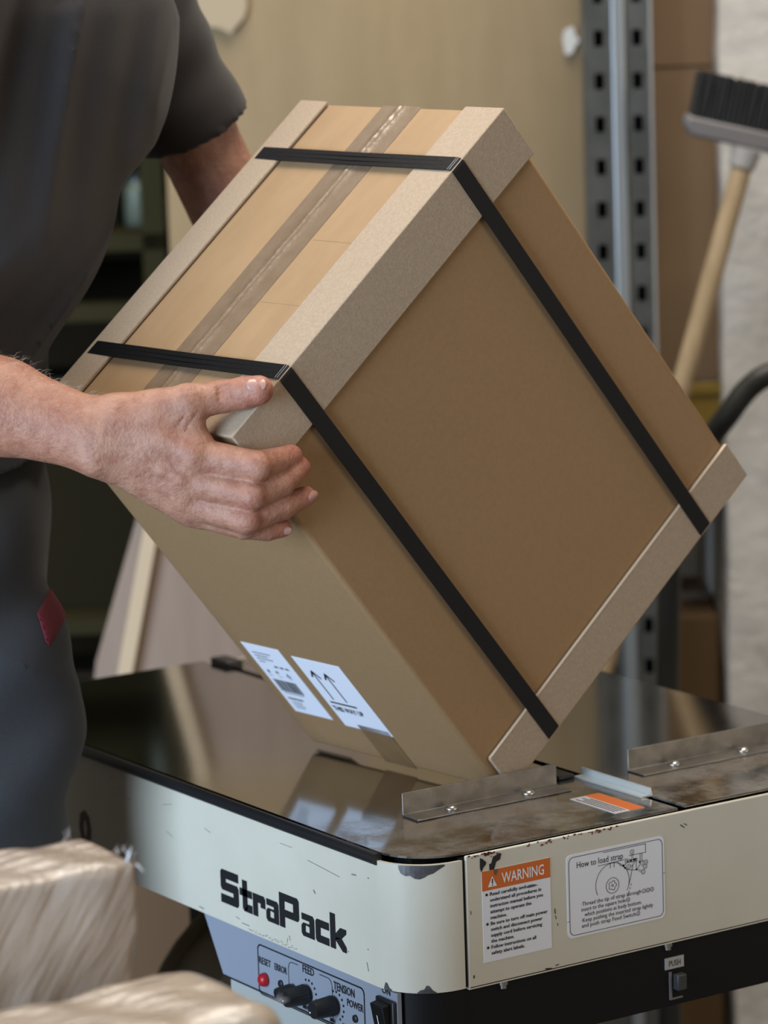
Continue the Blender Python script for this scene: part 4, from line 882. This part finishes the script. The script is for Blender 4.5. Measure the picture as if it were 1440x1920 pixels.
# ================================================================== WRAPPED BUNDLES IN FRONT
def film_mat(name, c1, c2, rot):
    m = mat(name, c1, .38, col2=c2, nscale=9, lo=.35, hi=.7, coat=.5); nt = m.node_tree; b = nt.nodes['Principled BSDF']
    tc = nt.nodes.new('ShaderNodeTexCoord'); m1 = nt.nodes.new('ShaderNodeMapping'); m1.inputs['Rotation'].default_value = rot
    m2 = nt.nodes.new('ShaderNodeMapping'); m2.inputs['Scale'].default_value = (60, 60, 7)
    n = nt.nodes.new('ShaderNodeTexNoise'); n.inputs['Scale'].default_value = 1.6; n.inputs['Detail'].default_value = 6; bu = nt.nodes.new('ShaderNodeBump'); bu.inputs['Strength'].default_value = .8; bu.inputs['Distance'].default_value = .006
    nt.links.new(tc.outputs['Object'], m1.inputs[0]); nt.links.new(m1.outputs[0], m2.inputs[0]); nt.links.new(m2.outputs[0], n.inputs['Vector']); nt.links.new(n.outputs['Fac'], bu.inputs['Height']); nt.links.new(bu.outputs[0], b.inputs['Normal']); nt.links.new(bu.outputs[0], b.inputs['Coat Normal'])
    b.inputs['Coat Roughness'].default_value = .10; b.inputs['Coat Weight'].default_value = 1.0; return m
M_FILM = film_mat('stretch_film_bundle', (.45, .365, .29), (.38, .305, .24), (0, -.6, 0))
M_FILM2 = film_mat('stretch_film_low', (.45, .36, .27), (.37, .285, .21), (0, 1.2, 0))
M_TORN = mat('torn_film', (.42, .38, .36), .3)
def bundle(name, x0, x1, y0, y1, z1, rd, amp, label, m, lip):
    r = root(name, ((x0 + x1) / 2, (y0 + y1) / 2, 0), label, 'bundle'); bpy.context.view_layer.update()
    b = Field((x0 - .03, y0 - .03, -.02), (x1 + .03, y1 + .03, z1 + .04), .0055); P = b.grid()
    c = A3(((x0 + x1) / 2, (y0 + y1) / 2, z1 / 2)); hs_ = A3(((x1 - x0) / 2, (y1 - y0) / 2, z1 / 2)) - rd
    q = np.abs(P - c); q[..., 1] += lip * np.clip((z1 - .05 - P[..., 2]) / .03, 0, 1); q[..., 0] += lip * np.clip((z1 - .05 - P[..., 2]) / .03, 0, 1)
    q = q - hs_; d = np.sqrt((np.maximum(q, 0) ** 2).sum(-1)) + np.minimum(q.max(-1), 0) - rd
    w = amp * (np.sin(38 * (P[..., 0] * .6 + P[..., 2]) + 4 * np.sin(19 * P[..., 1] + 9 * P[..., 2])) * .5 + .6 * np.sin(71 * P[..., 0] - 25 * P[..., 2] + 30 * P[..., 1]) + .4 * np.sin(120 * P[..., 0] + 60 * P[..., 1]))
    b.F = (d - w).astype(np.float32); b.plane_cut((0, 0, 0), (0, 0, -1)); soft('wrapped_stack', [b.mesh()], m, r, smooth_iter=2); return r
b1_ = bundle('wrapped_bundle', -.82, -.395, -.268, -.186, .902, .006, .0022, 'tall bundle in clear stretch film beside the machine, torn at its corner', M_FILM, .004)
b2_ = bundle('wrapped_bundle', -.80, -.372, -.425, -.298, .832, .020, .0020, 'low film-wrapped bundle with rounded top in the bottom left foreground', M_FILM2, .0)
def wisp(r, p, seed, n=5, s=.012):
    q = random.Random(seed); m = MB(); p = Vector(p) - r.location
    for i in range(n):
        d = Vector((q.uniform(-.5, 1), q.uniform(-.6, .6), q.uniform(.0, 1))).normalized(); a = p + Vector((q.uniform(-1, 1), q.uniform(-1, 1), 0)) * s * .4; w = Vector((q.uniform(-1, 1), q.uniform(-1, 1), q.uniform(-1, 1))).normalized() * s * .12
        pts = [a]; 
        for k_ in range(4): d = (d + Vector((q.uniform(-1, 1), q.uniform(-1, 1), q.uniform(-1, 1))) * .5).normalized(); pts.append(pts[-1] + d * s * q.uniform(.15, .35))
        k0 = len(m.v)
        for j, pt in enumerate(pts): m.v += [tuple(pt - w * (1 - j / 4.5)), tuple(pt + w * (1 - j / 4.5))]
        m.f += [(k0 + 2 * j, k0 + 2 * j + 2, k0 + 2 * j + 3, k0 + 2 * j + 1) for j in range(4)]
    ob = m.build('film_shred', M_TORN, r, kind='stuff'); so = ob.modifiers.new('thick', 'SOLIDIFY'); so.thickness = .0002
wisp(b1_, (-.410, -.19, .903), 1, 4, .008); wisp(b1_, (-.402, -.245, .902), 2, 3, .008); wisp(b1_, (-.40, -.262, .898), 7, 9, .012); wisp(b2_, (-.376, -.41, .83), 5, 4, .006)
